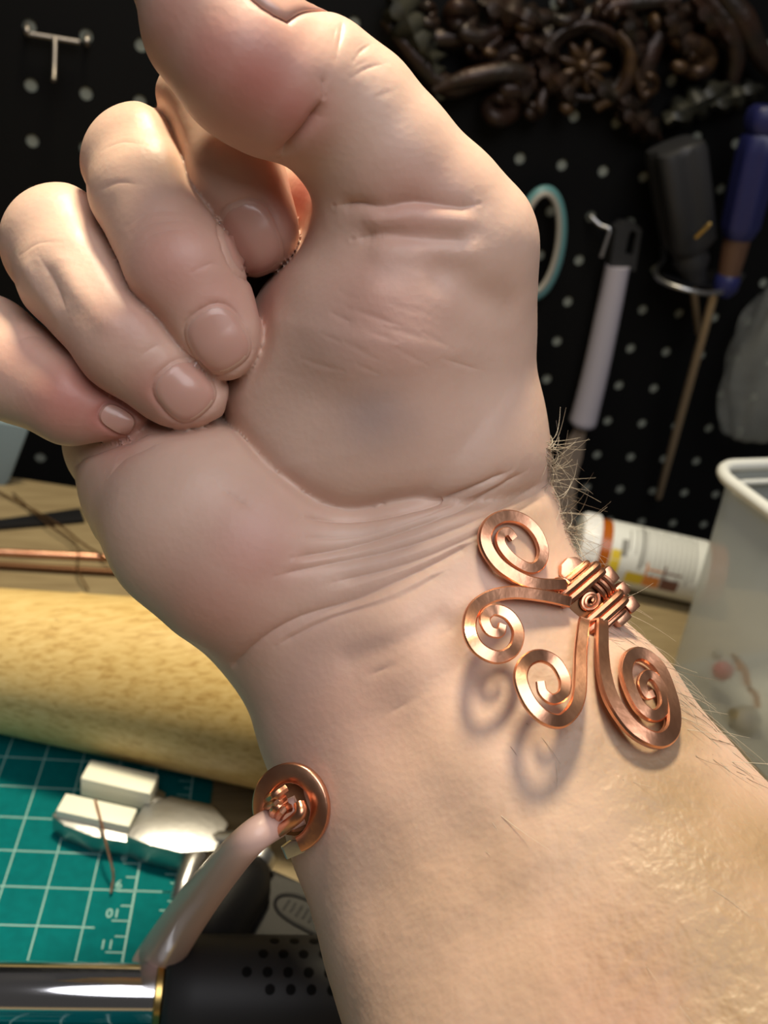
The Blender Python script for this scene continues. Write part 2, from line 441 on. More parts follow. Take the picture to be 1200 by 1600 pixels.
NEW = [
    # fold round the ball of the thumb, the crease of the wrist
    ([(470, 806), (545, 811), (625, 800), (720, 772), (800, 735)], 1.3, 1.6),
    ([(455, 872), (540, 856), (640, 826), (740, 785), (825, 735)], 1.3, 1.2),
    ([(430, 900), (520, 880), (640, 853), (760, 805), (845, 755)], 1.2, .9),
    ([(358, 1046), (410, 1000), (470, 965), (560, 935), (660, 890), (745, 845)], 1.5, 1.3),
    ([(545, 1030), (620, 1005), (690, 970)], 2.0, .5),
    ([(400, 800), (385, 790), (350, 765), (335, 750)], 1.4, .5),
    # thumb joint creases
    ([(507, 150), (500, 172), (486, 196), (468, 218), (448, 238), (438, 250)], 1.5, 3.2), ([(506, 128), (507, 150)], 1.2, .8),
    ([(520, 78), (522, 58), (528, 34)], .9, .2), ([(548, 88), (560, 72), (578, 64)], .9, .18), ([(545, 108), (570, 98), (590, 94)], .9, .15),
    ([(520, 322), (560, 318), (600, 322), (650, 314), (720, 322), (750, 318)], 1.5, 1.8),
    ([(550, 374), (600, 366), (660, 374), (740, 376)], 1.6, 1.8),
    ([(590, 346), (650, 340), (720, 345)], 2.0, -.7), ([(600, 396), (660, 388), (735, 392)], 2.0, -.7),
    ([(690, 430), (740, 455), (790, 480)], 3.0, .8),
    ([(590, 440), (640, 425), (700, 450)], 4.5, -.9),
    ([(545, 482), (585, 495), (625, 510)], .6, .25), ([(520, 490), (545, 502)], .6, .2), ([(580, 520), (620, 535)], .6, .2),
    # folds below the little finger
    ([(105, 755), (122, 720), (160, 702), (240, 676)], 1.5, 1.1), ([(170, 745), (195, 716), (250, 692)], 1.6, .5),
    # knuckle wrinkles on the fingers
    ([(200, 352), (235, 332), (280, 330)], .8, .4), ([(205, 366), (240, 348), (290, 344)], .8, .35), ([(215, 380), (250, 362), (292, 358)], .8, .25),
    ([(60, 400), (85, 440), (105, 490)], 1.6, .5), ([(95, 410), (120, 450), (165, 500)], 1.8, -.5), ([(40, 420), (60, 455), (85, 490)], 1.5, -.3),
    ([(15, 540), (45, 525), (75, 528)], .8, .3),
    # oblique lines across the inner wrist
    ([(520, 910), (640, 880), (760, 828), (850, 775)], 1.2, .8), ([(430, 1010), (520, 965), (620, 935), (700, 890)], 1.2, .7),
    ([(560, 1062), (660, 1018), (725, 965)], 1.3, .4), ([(590, 1125), (690, 1065), (755, 1000)], 1.4, .35), ([(470, 840), (560, 838), (640, 815), (740, 775)], 1.0, .4),
    # fine lines on the ball of the thumb, the thumb knuckle and the finger backs
    *[([(x_, y_), (x_ + 30 + 18 * ((k * 7) % 3), y_ + 14 + 6 * ((k * 5) % 3))], .55, .25) for k, (x_, y_) in enumerate(((530, 455), (560, 440), (590, 470), (500, 520), (540, 535), (600, 510), (640, 480), (620, 545), (470, 560), (560, 570), (660, 520), (690, 560)))],
    ([(525, 92), (532, 60), (536, 30)], .7, .5), ([(552, 96), (566, 78), (590, 62)], .7, .5), ([(548, 122), (575, 106), (606, 98)], .7, .35), ([(590, 150), (620, 140)], .6, .25),
    ([(150, 300), (185, 285), (225, 290)], .7, .25), ([(160, 235), (190, 222), (228, 226)], .7, .2), ([(30, 400), (60, 380), (95, 378)], .7, .2),
    ([(300, 425), (330, 412), (352, 420)], .6, .25), ([(215, 560), (245, 540), (270, 545)], .6, .25),
    # pad of thumb, tendons and furrows at the wrist
    ([(640, 1000), (730, 1150), (840, 1330)], 7, -1.0), ([(560, 1050), (640, 1200), (720, 1330)], 6, .5),
    ([(500, 1330), (560, 1300), (590, 1400)], 9, .8), ([(980, 1480), (1010, 1520), (1080, 1560)], 8, .8),
]

def strokes_from(lst):
    lst = [(spline(px, 3) if len(px) > 2 else np.array(px, float), w, dep) for px, w, dep in lst]
    allp = cast(np.vstack([q[0] for q in lst]), strokes=False); k = 0
    for px, w, dep in lst:
        pts = allp[k:k + len(px)]; k += len(px); pts = pts[pts[:, 2] < 250]
        if len(pts) < 2: continue
        keep = [0]                             # stay on one sheet of the surface
        for i in range(1, len(pts)):
            if abs(pts[i, 2] - pts[keep[-1], 2]) < 12: keep.append(i)
        pts = pts[keep]; (FINE if 0 < dep and w < 2 else STROKES).append((pts, w, dep, pts.min(0), pts.max(0)))


strokes_from(NEW)

NAILS = [  # centre, long axis (towards the tip), half length px, half width px
    ((393, 374), (.34, .94), 60, 44), ((341, 531), (.52, .85), 52, 46), ((289, 611), (.66, .75), 46, 44), ((183, 655), (.83, .50), 30, 20), ((352, -8), (-.92, -.40), 62, 40)]


def nail_outline(c_, ax, hl, hw, s=1.0, n=40):
    ax = np.array(ax) / np.linalg.norm(ax); sd = np.array([-ax[1], ax[0]]); out = []
    for k in range(n):
        a = 2 * math.pi * k / n; ca, sa = math.cos(a), math.sin(a)
        u = math.copysign(abs(ca) ** .72, ca); v = math.copysign(abs(sa) ** .72, sa)
        out.append(np.array(c_) + (ax * u * hl + sd * v * hw) * s)
    return np.array(out)


for c_, ax, hl, hw in NAILS[:4]:                # groove round each nail
    o_ = nail_outline(c_, ax, hl, hw, 1.06, 24); o_ = np.vstack([o_, o_[:1]])
    pts = cast(o_, strokes=False); FINE.append((pts, .8, .7, pts.min(0), pts.max(0)))

# thumb nail: a curved patch on the outer side of the thumb's end
tn_a0 = P(402, 118, 139); tn_a1 = P(292, -45, 136); tn_ax = (tn_a1 - tn_a0) / np.linalg.norm(tn_a1 - tn_a0)
tn_out = np.array([.55, -.74, -.38]); tn_out -= tn_ax * (tn_out @ tn_ax); tn_out /= np.linalg.norm(tn_out); tn_sd = np.cross(tn_ax, tn_out)
tn_d, tn_c = [], []
for i in range(13):
    t = i / 12; w = .98 * (1 - .22 * abs(2 * t - 1) ** 4)
    for k in range(13):
        a = (k / 12 * 2 - 1) * w
        tn_d.append(math.cos(a) * tn_out + math.sin(a) * tn_sd); tn_c.append(tn_a0 + (tn_a1 - tn_a0) * (.08 + .92 * t - .07 * (k / 6 - 1) ** 2 * (1 - t)))
tn_d, tn_c = np.array(tn_d), np.array(tn_c); lo_ = np.full(169, 2.); hi_ = np.full(169, 22.)
for _ in range(24):
    md_ = (lo_ + hi_) / 2; ins = sdf((tn_c + tn_d * md_[:, None]).astype(np.float32), strokes=False) < 0
    lo_ = np.where(ins, md_, lo_); hi_ = np.where(ins, hi_, md_)
tn_p = (tn_c + tn_d * hi_[:, None]).reshape(13, 13, 3)
bord = np.vstack([tn_p[0, :], tn_p[:, -1], tn_p[::-1, 0]]); FINE.append((bord, .8, 1.0, bord.min(0), bord.max(0)))

# ---- grid, blocks near the surface, surface nets
H = .56; LO = np.array([-84.0, -100, 98]); HI = np.array([104.0, 130, 222]); BS = 10
NG = (np.ceil((HI - LO) / H / BS).astype(int)) * BS
D = np.full(NG, 5.0, np.float32)
nb = NG // BS
ctr = LO + (np.stack(np.meshgrid(*[np.arange(n_) for n_ in nb], indexing='ij'), -1).reshape(-1, 3) * BS + (BS - 1) / 2) * H
cd = sdf(ctr.astype(np.float32), strokes=False); half = BS * H * .866 + 2.5
off = np.stack(np.meshgrid(*[np.arange(BS)] * 3, indexing='ij'), -1).reshape(-1, 3)
bi = np.stack(np.meshgrid(*[np.arange(n_) for n_ in nb], indexing='ij'), -1).reshape(-1, 3)
for i in range(len(ctr)):
    sl = tuple(slice(bi[i][k] * BS, bi[i][k] * BS + BS) for k in range(3))
    if abs(cd[i]) > half: D[sl] = 5 if cd[i] > 0 else -5; continue
    p = (LO + (bi[i] * BS + off) * H).astype(np.float32)
    D[sl] = sdf(p, ctr[i], half).reshape(BS, BS, BS)
D[0] = D[-1] = 5; D[:, 0] = D[:, -1] = 5; D[:, :, 0] = D[:, :, -1] = 5


def nets(D):
    s = D < 0; n = D.shape
    c8 = [s[i:n[0] - 1 + i, j:n[1] - 1 + j, k:n[2] - 1 + k] for i in (0, 1) for j in (0, 1) for k in (0, 1)]
    cnt = sum(q.astype(np.int8) for q in c8); act = (cnt > 0) & (cnt < 8)
    idx = np.argwhere(act); vid = np.full(act.shape, -1, np.int32); vid[act] = np.arange(len(idx))
    acc = np.zeros((len(idx), 3)); num = np.zeros(len(idx))
    I, J, K = idx.T
    for a in range(3):
        o1, o2 = [q for q in range(3) if q != a]
        for u in (0, 1):
            for v in (0, 1):
                A = [I.copy(), J.copy(), K.copy()]; A[o1] = A[o1] + u; A[o2] = A[o2] + v
                B = [q.copy() for q in A]; B[a] = B[a] + 1
                da = D[tuple(A)]; db = D[tuple(B)]; mk = (da < 0) != (db < 0)
                t = np.where(mk, da / np.where(mk, da - db, 1), 0)
                pos = np.stack(A, 1).astype(float); pos[:, a] += t
                acc[mk] += pos[mk]; num[mk] += 1
    verts = acc / num[:, None]
    faces = []
    for a in range(3):
        o1, o2 = (a + 1) % 3, (a + 2) % 3
        lo = [slice(1, n[q] - 1) for q in range(3)]; lo[a] = slice(0, n[a] - 1); hi = list(lo); hi[a] = slice(1, n[a])
        s0 = s[tuple(lo)]; s1 = s[tuple(hi)]
        E_ = np.argwhere(s0 != s1); base = E_.copy()
        for q in range(3):
            if q != a: base[:, q] += 1
        fl = s0[tuple(E_.T)]
        def g(d1, d2):
            B = base.copy(); B[:, o1] -= d1; B[:, o2] -= d2; return vid[tuple(B.T)]
        q4 = np.stack([g(1, 1), g(0, 1), g(0, 0), g(1, 0)], 1)
        q4[~fl] = q4[~fl][:, ::-1]; faces.append(q4)
    return verts, np.concatenate(faces)


vv, ff = nets(D); vcam = LO + vv * H
# one light relaxation of the net, then push back to the surface
me = bpy.data.meshes.new('person')
vw = cam2w(vcam)
me.vertices.add(len(vw)); me.vertices.foreach_set('co', vw.astype(np.float32).ravel())
me.loops.add(len(ff) * 4); me.loops.foreach_set('vertex_index', ff.astype(np.int32).ravel())
me.polygons.add(len(ff)); me.polygons.foreach_set('loop_start', np.arange(0, len(ff) * 4, 4, dtype=np.int32))
me.polygons.foreach_set('loop_total', np.full(len(ff), 4, np.int32)); me.update(calc_edges=True); me.validate()
me.polygons.foreach_set('use_smooth', [True] * len(me.polygons)); me.materials.append(M['skin'])
bmx = NB(); bmx.from_mesh(me)
bmesh.ops.smooth_vert(bmx, verts=bmx.verts[:], factor=.4, use_axis_x=True, use_axis_y=True, use_axis_z=True)


def bcam():
    a = np.array([v_.co[:] for v_ in bmx.verts]); return (a / MM - CAMP) @ WR


def near(vc, pts, R_):                         # indices close to a polyline, and their distances
    lo, hi = pts.min(0) - R_, pts.max(0) + R_; ix = np.nonzero(((vc > lo) & (vc < hi)).all(1))[0]; m2 = np.full(len(ix), 1e6)
    for q0, q1 in zip(pts[:-1], pts[1:]):
        ab = q1 - q0; v = vc[ix] - q0; h = np.clip((v @ ab) / (ab @ ab + 1e-9), 0, 1); m2 = np.minimum(m2, ((v - h[:, None] * ab) ** 2).sum(1))
    d = np.sqrt(m2); k = d < R_; return ix[k], d[k]


vc = bcam(); mark = np.zeros(len(vc), bool)
for pts, w, dep, lo, hi in FINE: mark[near(vc, pts, 1.2 * w + .5)[0]] = True
bmx.verts.ensure_lookup_table()
es = [e_ for e_ in bmx.edges if mark[e_.verts[0].index] and mark[e_.verts[1].index]]
bmesh.ops.subdivide_edges(bmx, edges=es, cuts=2, use_grid_fill=True); bmx.normal_update()
bmx.verts.ensure_lookup_table(); bmx.verts.index_update(); vc = bcam(); disp = np.zeros(len(vc))
for pts, w, dep, lo, hi in FINE:
    ix, d = near(vc, pts, 3 * w); L_ = np.linalg.norm(vc[ix] - pts[0], axis=1); L2 = np.linalg.norm(vc[ix] - pts[-1], axis=1)
    tp = np.clip(np.minimum(L_, L2) / 3.0, .25, 1) if np.linalg.norm(pts[0] - pts[-1]) > 3 else 1.0     # fade towards the ends
    disp[ix] = np.maximum(disp[ix], tp * min(dep, 3.2) * .62 * (np.exp(-d / (w * .42)) * .75 + .25 * np.exp(-(d / w) ** 2)))
for ix in np.nonzero(disp > .01)[0]:
    v_ = bmx.verts[ix]; v_.co -= v_.normal * float(disp[ix]) * MM
bmx.to_mesh(me); bmx.free(); vcam = np.array([v_.co[:] for v_ in me.vertices]); vcam = (vcam / MM - CAMP) @ WR
me.polygons.foreach_set('use_smooth', [True] * len(me.polygons))


def spots(lst):
    a = np.zeros(len(vcam), np.float32)
    cs = cast([q[:2] for q in lst])
    for c_, q in zip(cs, lst): a = np.maximum(a, q[3] * np.exp(-((vcam - c_) ** 2).sum(1) / q[2] ** 2))
    return a.astype(np.float32)


FL = [(270, 415, 11, .5), (335, 470, 8, .45), (350, 530, 6, .4), (290, 610, 6, .35), (110, 625, 10, .75), (160, 650, 8, .8), (400, 130, 10, .8), (455, 175, 7, .75), (340, 90, 9, .7), (270, 30, 8, .5), (430, 90, 7, .5), (395, 860, 9, .45), (330, 960, 12, .4),
      (240, 620, 7, .55), (440, 330, 8, .5), (475, 300, 6, .8), (600, 480, 12, .35), (640, 330, 9, .35), (200, 500, 8, .3), (420, 470, 7, .4), (1010, 1530, 10, .5), (240, 430, 8, .4), (40, 560, 8, .4), (500, 1100, 16, .2)]
VE = [(585, 650, 6, .6), (560, 640, 5, .4), (620, 660, 5, .35), (560, 1340, 9, .35), (520, 1420, 9, .3), (510, 560, 8, .2)]
TAN_DIM = [(880, 1050, 13, .6), (960, 1180, 16, .8), (1050, 1250, 18, 1), (1100, 1350, 20, 1), (960, 1330, 18, .7), (1150, 1480, 20, 1), (1020, 1480, 18, .8), (820, 820, 10, .5), (1190, 1330, 16, 1), (1040, 1130, 12, 1), (900, 1250, 14, .6), (700, 1400, 18, .42), (800, 1380, 18, .5), (760, 1230, 16, .3), (860, 1520, 18, .5), (680, 1560, 18, .35), (1180, 1590, 18, 1)]  # tanned skin, deepened further to dim the strongly lit forearm
for nm, l in (('flush', FL), ('vein', VE), ('tan', TAN_DIM)):
    at = me.attributes.new(nm, 'FLOAT', 'POINT'); at.data.foreach_set('value', spots(l))
hand = bpy.data.objects.new('person', me); COL.objects.link(hand)
tag(hand, 'bare forearm raised palm forward, thumb folded over loosely curled fingers, wearing a copper bracelet', 'person')

# ---- nails: thin curved plates on the finger ends
for q, (c_, ax, hl, hw) in enumerate(NAILS[:4]):
    n, rings = 40, 7; pxs = [np.array(c_, float)[None]]
    for r_ in range(1, rings + 1): pxs.append(nail_outline(c_, ax, hl, hw, r_ / rings, n))
    pxs = np.vstack(pxs); p3 = cast(pxs, strokes=False); nn = normal(p3)
    lift = np.full(len(pxs), .12)
    lift[1 + n * (rings - 1):] = -.35
    axv = np.array(ax) / np.linalg.norm(ax); along = ((pxs - np.array(c_)) @ axv) / hl
    lift += np.clip(along - .4, 0, 1) * .22
    top = cam2w(p3 + nn * lift[:, None])
    fs = [(0, 1 + k, 1 + (k + 1) % n) for k in range(n)]
    for r_ in range(rings - 1):
        a0 = 1 + r_ * n
        fs += [(a0 + k, a0 + n + k, a0 + n + (k + 1) % n, a0 + (k + 1) % n) for k in range(n)]
    no = obj('fingernail', (top.tolist(), [], fs), M['nail'], hand); no['label'] = 'short pinkish fingernail'
    bmn = NB(); bmn.from_mesh(no.data); bmesh.ops.recalc_face_normals(bmn, faces=bmn.faces[:])
    vdir = Vector((camo.matrix_world.translation - Vector(top[0])))
    bmn.faces.ensure_lookup_table()
    if bmn.faces[0].normal.dot(vdir) < 0: bmesh.ops.reverse_faces(bmn, faces=bmn.faces[:])
    bmn.to_mesh(no.data); bmn.free()
    no.data.materials.append(M['nail_edge'])
    for pz in no.data.polygons:
        al = np.mean([along[v_] for v_ in pz.vertices])
        if al > .86: pz.material_index = 1
g = [[None] * 13 for _ in range(13)]; bm = NB()
tdir = tn_d.reshape(13, 13, 3)
for i in range(13):
    for k in range(13):
        edge = i == 0 or k in (0, 12); g[i][k] = bm.verts.new(Vector(cam2w(tn_p[i, k] + tdir[i, k] * (-.3 if edge else .18))))
for i in range(12):
    for k in range(12): bm.faces.new((g[i][k], g[i + 1][k], g[i + 1][k + 1], g[i][k + 1]))
tn = obj('thumbnail', bm, M['nail'], hand); tn['label'] = 'thumbnail seen edge-on'
so = tn.modifiers.new('thick', 'SOLIDIFY'); so.thickness = .0004; so.offset = 0

# ---- arm hair
bm = NB(); bmd = NB()


def strand(bm_, start, nrm, flow, L, r, curl):
    p = np.array(start, float); d = .45 * nrm + flow; d /= np.linalg.norm(d); pts = [p.copy()]
    cv = np.random.randn(3) * curl
    for k in range(7):
        d = d - nrm * .10 + cv * .16; d /= np.linalg.norm(d); p = p + d * L / 7; pts.append(p.copy())
    w = cam2w(np.array(pts)) / MM
    tube(bm_, w, np.linspace(r, r * .35, len(w)), 3, cap=False)


EDGE = np.array([(832, 690), (840, 740), (862, 800), (890, 870), (935, 945), (985, 995), (1045, 1060), (1100, 1125), (1150, 1195), (1200, 1270)], float)
for i in range(len(EDGE)):                      # true outline of the arm at each height
    xs = EDGE[i, 0] + np.arange(-50, 70, 2.0); hit = cast(np.column_stack([xs, np.full(len(xs), EDGE[i, 1])]))[:, 2] < 250
    if hit.any(): EDGE[i, 0] = xs[hit].max() - 1
sp_ = spline(EDGE, 20)
starts = []
for k in range(300):
    i = np.random.randint(0, len(sp_)) if k % 4 else np.random.randint(0, 75); inn = np.array([-.75, .65]) if i > 70 else np.array([-1, .2])
    starts.append(sp_[i] + inn * np.random.rand() ** 1.3 * (45 if i > 70 else 5) + np.random.randn(2) * (4 if i > 70 else .5))
s3 = cast(starts); ok = s3[:, 2] < 240; s3 = s3[ok]; st = np.array(starts)[ok]; nn = normal(s3)
for p, n_, q in zip(s3, nn, st):
    up = q[1] < 890
    flow = np.array([.55, .75, .25]) if not up else np.array([.85, .3, .5])
    flow = flow + np.random.randn(3) * (.18 if not up else .45)
    strand(bm if np.random.rand() < (.85 if not up else .65) else bmd, p, n_, flow, np.random.uniform(6, 15) if not up else np.random.uniform(5, 11), .055, .5 if not up else 2.2)
starts = np.column_stack([np.random.uniform(700, 1180, 130), np.random.uniform(1130, 1590, 130)])
s3 = cast(starts); ok = s3[:, 2] < 240; s3 = s3[ok]; nn = normal(s3)
for p, n_ in zip(s3, nn):
    strand(bmd if np.random.rand() < .35 else bm, p, n_ * .35, np.array([.62, .72, .05]) + np.random.randn(3) * .2, np.random.uniform(4, 9), .045, .4)
o = obj('arm_hair', bm, M['hair_pale'], hand); o['kind'] = 'stuff'; o['label'] = 'fine pale hairs along the forearm'
o = obj('dark_arm_hair', bmd, M['hair_dark'], hand); o['kind'] = 'stuff'; o['label'] = 'fine dark hairs at the wrist'

# ================================================================= bracelet
br = thing('bracelet', 'copper wire bracelet with four flat spiral scrolls and a bound centre on the wrist', 'bracelet')
SQ = [(-1, -.3), (-.78, -.58), (.78, -.58), (1, -.3), (1, .3), (.78, .58), (-.78, .58), (-1, .3)]     # hammered flat wire


def scroll(px, lift, half):
    s2 = spline(px, 6); n = len(s2); lf = np.interp(np.linspace(0, 1, n), np.linspace(0, 1, len(lift)), lift)
    base = cast(s2, strokes=False)
    zf = base[:, 2] - lf
    # keep each scroll close to its own plane: least-squares plane of the resting depths
    A = np.column_stack([s2 - s2.mean(0), np.ones(n)]); co, *_ = np.linalg.lstsq(A, zf, rcond=None)
    pl_ = A @ co; wt = np.clip((np.arange(n) / n - .12) / .3, 0, 1)
    zz = zf * (1 - wt) + pl_ * wt
    zz = np.minimum(zz, base[:, 2] - .9)
    k = np.ones(9) / 9; zs = np.convolve(np.pad(zz, 4, mode='edge'), k, 'valid')
    pts = np.array([P(a, b_, z_) for (a, b_), z_ in zip(s2, zs)])
    nv = normal(base).mean(0); nv = nv + np.array([0, 0, -.6]); nv /= np.linalg.norm(nv)
    bm = NB(); r = np.interp(np.linspace(0, 1, n), np.linspace(0, 1, len(half)), half)
    w = cam2w(pts) / MM; nw = np.tile(nv @ WR.T, (n, 1))
    tube(bm, w, r, prof=SQ, N=nw); return obj('scroll', bm, M['copper'], br, smooth=30)


scroll([(893, 914), (877, 914), (847, 914), (817, 907), (783, 887), (763, 862), (757, 838), (767, 817), (790, 807), (817, 813), (838, 833), (848, 860), (842, 882), (825, 888), (800, 874), (783, 853), (782, 837), (793, 831), (803, 842)],
       [2.5, 2, 1.5, 1.5, 1.5, 1.5], [1.0, 1.15, 1.15, 1.0, .95, .75])
scroll([(890, 941), (879, 938), (847, 931), (801, 926), (765, 933), (740, 952), (733, 984), (747, 1013), (776, 1027), (801, 1016), (809, 988), (795, 962), (771, 953), (757, 966), (764, 985), (780, 989), (785, 976)],
       [2.5, 2.5, 4, 7, 8.5, 8.5], [.95, 1.1, 1.1, 1.0, .95, .7])
scroll([(913, 968), (911, 980), (907, 1017), (906, 1055), (904, 1085), (895, 1110), (875, 1127), (850, 1121), (827, 1097), (813, 1062), (820, 1036), (842, 1025), (867, 1035), (882, 1062), (879, 1085), (863, 1093), (848, 1082), (844, 1065)],
       [2.5, 3, 5, 7.5, 8, 8], [.95, 1.1, 1.1, 1.05, .95, .7])
scroll([(940, 970), (940, 985), (940, 1017), (944, 1055), (955, 1092), (980, 1130), (1005, 1150), (1030, 1157), (1048, 1143), (1051, 1113), (1043, 1078), (1028, 1043), (1005, 1024), (985, 1026), (977, 1047), (983, 1074), (999, 1105), (1020, 1119), (1036, 1108), (1036, 1085), (1024, 1062), (1010, 1055), (1002, 1068), (1009, 1086), (1020, 1084)],
       [2.5, 3, 3, 3, 3, 3], [1.1, 1.3, 1.3, 1.1, 1.0, .7])
# the binding: local frame at the centre of the crossing
pc = cast([(921, 936), (893, 963), (950, 908)], strokes=False)
cz = pc[0, 2] - 3.0
nrm = normal(pc[:1])[0] * .5 + np.array([0, 0, -1.0]) * .9; nrm /= np.linalg.norm(nrm)
C = P(921, 936, cz); u = P(963, 903, cz) - C; u -= nrm * (u @ nrm); u /= np.linalg.norm(u); v = np.cross(nrm, u)
if v[1] < 0: v = -v                      # v runs down the picture to the lower scrolls
CW = cam2w(C) / MM; UW, VW, NW = (q @ WR.T for q in (u, v, nrm))


def loc(a, b_, c_): return CW + UW * a + VW * b_ + NW * c_


bm = NB(); obox(bm, CW, UW, VW, NW, -4.2, 4.4, -4.8, 4.8, -2.0, .4, .7); obj('core', bm, M['copper_dark'], br)


def wrap(b0, rr, ah, top, nm='binding', a0=0.):
    bm = NB(); t = np.linspace(0, 2 * math.pi, 33)[:-1]; pts = []
    for q in t:
        ca, sa = math.cos(q), math.sin(q)
        pts.append(loc(a0 + math.copysign(abs(ca) ** .55, ca) * ah, b0 + .15 * ca, math.copysign(abs(sa) ** .55, sa) * top - .5))
    tube(bm, pts, rr, 8, closed=True); return obj(nm, bm, M['copper'], br)


for b0 in (-3.7, -2.3): wrap(b0, .78, 4.9, 2.0)
for b0 in (2.4, 3.8): wrap(b0, .8, 5.0, 2.1)
wrap(-5.0, .5, 4.0, 1.3); wrap(5.2, .5, 3.8, 1.3)
# little spiral between the bindings
bm = NB(); t = np.linspace(0, 4.6 * math.pi, 60); rr = 1.75 - t / t[-1] * 1.35
tube(bm, [loc(-.6 + r_ * math.cos(q) * 1.15, r_ * math.sin(q) * .85, .75 + .5 * i / 60) for i, (q, r_) in enumerate(zip(t, rr))], .42, 8)
obj('centre_spiral', bm, M['copper'], br)
for a_ in (1.9, 3.1, 4.2):                 # straight wire ends lying across, right of the spiral
    bm = NB(); tube(bm, spline([loc(a_, -1.9, .6), loc(a_ + .15, -.6, 1.05), loc(a_ + .2, .7, 1.05), loc(a_, 1.9, .5)], 4), .55, 8); obj('wire_end', bm, M['copper'], br)
for s_, a_ in ((-1, -4.6), (-1, -3.4)):
    bm = NB(); tube(bm, spline([loc(a_, -5.6, .2), loc(a_ + .4, -6.4, .8), loc(a_ + 1.2, -5.6, 1.6), loc(a_ + 1.5, -4.6, 1.7)], 4), .32, 8); obj('wire_end', bm, M['copper'], br)
# flat loop standing above, and folded tabs on the far side, from which the band runs round the back of the wrist
bm = NB(); prism(bm, [loc(a, b_, -1.2) for a, b_ in ((-1.6, -4.4), (-1.4, -6.4), (-.2, -7.6), (1.6, -7.8), (3.0, -6.9), (3.6, -5.2), (3.6, -4.2))], NW, 1.5, .45); obj('cap_loop', bm, M['copper'], br)
for (x0, x1, y0, y1) in ((4.3, 7.0, -2.2, .9), (4.4, 7.2, 1.4, 3.8), (1.2, 4.2, 4.9, 7.2), (4.3, 6.8, 4.2, 6.8)):
    bm = NB(); obox(bm, CW, UW, VW, NW, x0, x1, y0, y1, -1.9, .6, .6); obj('folded_tab', bm, M['copper'], br)
# band, hidden behind the wrist: follows the arm's own section
axis = P(772, 1220, 163) - P(600, 910, 170); axis /= np.linalg.norm(axis)
cen = P(690, 1035, 168); u2 = P(951, 915, cz + 4) - cen; u2 -= axis * (u2 @ axis); ru = np.linalg.norm(u2); u2 /= ru; w2 = np.cross(axis, u2)
if w2[2] < 0: w2 = -w2
pts = []
for k in range(40):
    a = math.radians(8 + 168 * k / 39); d_ = u2 * math.cos(a) + w2 * math.sin(a)
    lo_, hi_ = 5., 70.
    for _ in range(22):
        md = (lo_ + hi_) / 2
        if sdf((cen + d_ * md)[None].astype(np.float32))[0] < 0: lo_ = md
        else: hi_ = md
    pts.append(cen + d_ * (hi_ + 1.3))
pts = np.array(pts); dn = (pts - cen) / np.linalg.norm(pts - cen, axis=1)[:, None]
pts = np.vstack([(CW @ np.eye(3))[None], cam2w(pts) / MM]); pts[0] = loc(4.5, 0, -1.0)
dn = np.vstack([nrm[None], dn]) @ WR.T
pts = spline(pts, 3); dn = np.array([dn[min(len(dn) - 1, int(round(i / 3)))] for i in range(len(pts))])
bm = NB(); tube(bm, pts, 2.2, prof=[(-1, -.3), (-.85, -.4), (.85, -.4), (1, -.3), (1, .3), (.85, .4), (-.85, .4), (-1, .3)], N=dn); obj('band', bm, M['copper'], br)

# ================================================================= rod with a copper coil, beside the wrist
rt = thing('coil_ended_rod', 'smooth pinkish curved rod ending in a copper coil beside the wrist', 'rod')
zc = cast([(500, 1264)])[0, 2] - 2.0
rod = spline([P(470, 1265, zc + 4), P(432, 1284, zc + 4), P(390, 1312, zc + 1), P(345, 1362, zc + 16), P(300, 1420, zc + 48), P(256, 1486, 243), P(240, 1512, 247)], 8)
bm = NB(); tube(bm, cam2w(rod) / MM, np.interp(np.linspace(0, 1, len(rod)), [0, .17, .33, .5, .67, .83, 1], [24, 25, 26.5, 29, 32.5, 35.5, 36]) * rod[:, 2] / F, 20); obj('rod', bm, M['skin_rod'], rt)
# flat open ring
bm = NB(); t = np.linspace(math.radians(172), math.radians(432), 46); cw, chh = 452, 1262
rg = [P(456 + 44 * math.cos(q) * 1.06 - 2, 1264 + 57 * math.sin(q), zc + 2.0 - 2.0 * math.cos(q)) for q in t]
nv = np.array([-.35, -.1, -1.0]); nv /= np.linalg.norm(nv)
tube(bm, cam2w(np.array(rg)) / MM, np.interp(np.linspace(0, 1, 46), [0, .15, .8, 1], [1.3, 1.6, 1.6, 1.3]), prof=[(-1, -.3), (-.8, -.45), (.8, -.45), (1, -.3), (1, .3), (.8, .45), (-.8, .45), (-1, .3)], N=np.tile(nv @ WR.T, (46, 1)))
obj('flat_ring', bm, M['copper'], rt, smooth=55)
bm = NB(); lathe(bm, cam2w(P(462, 1262, zc + 5)) / MM, cam2w(P(457, 1262, zc)) / MM, [(0, 4.4), (1.0, 4.4), (1.6, 3.8), (1.2, 2.6), (1.1, .4)], 24); obj('hollow_shade_disc', bm, M['copper_dark'], rt)  # disc coloured dark for the shade in the ring's hollow
for q, (a, b_, c_) in enumerate([((414, 1252), (428, 1244), (446, 1232)), ((413, 1262), (430, 1256), (444, 1246)), ((424, 1284), (430, 1264), (446, 1252)), ((430, 1288), (440, 1268), (452, 1262))]):
    bm = NB(); tube(bm, cam2w(spline([P(*a, zc + 6), P(*b_, zc - 1), P(*c_, zc)], 6)) / MM, .78, 8); obj('coil_turn', bm, M['copper'], rt)
bm = NB(); tube(bm, cam2w(spline([P(420, 1290, zc + 8), P(432, 1300, zc + 3), P(455, 1285, zc - 1), P(470, 1270, zc - 2), P(468, 1256, zc - 1)], 6)) / MM, 1.0, 10); obj('wire_tail', bm, M['copper'], rt)
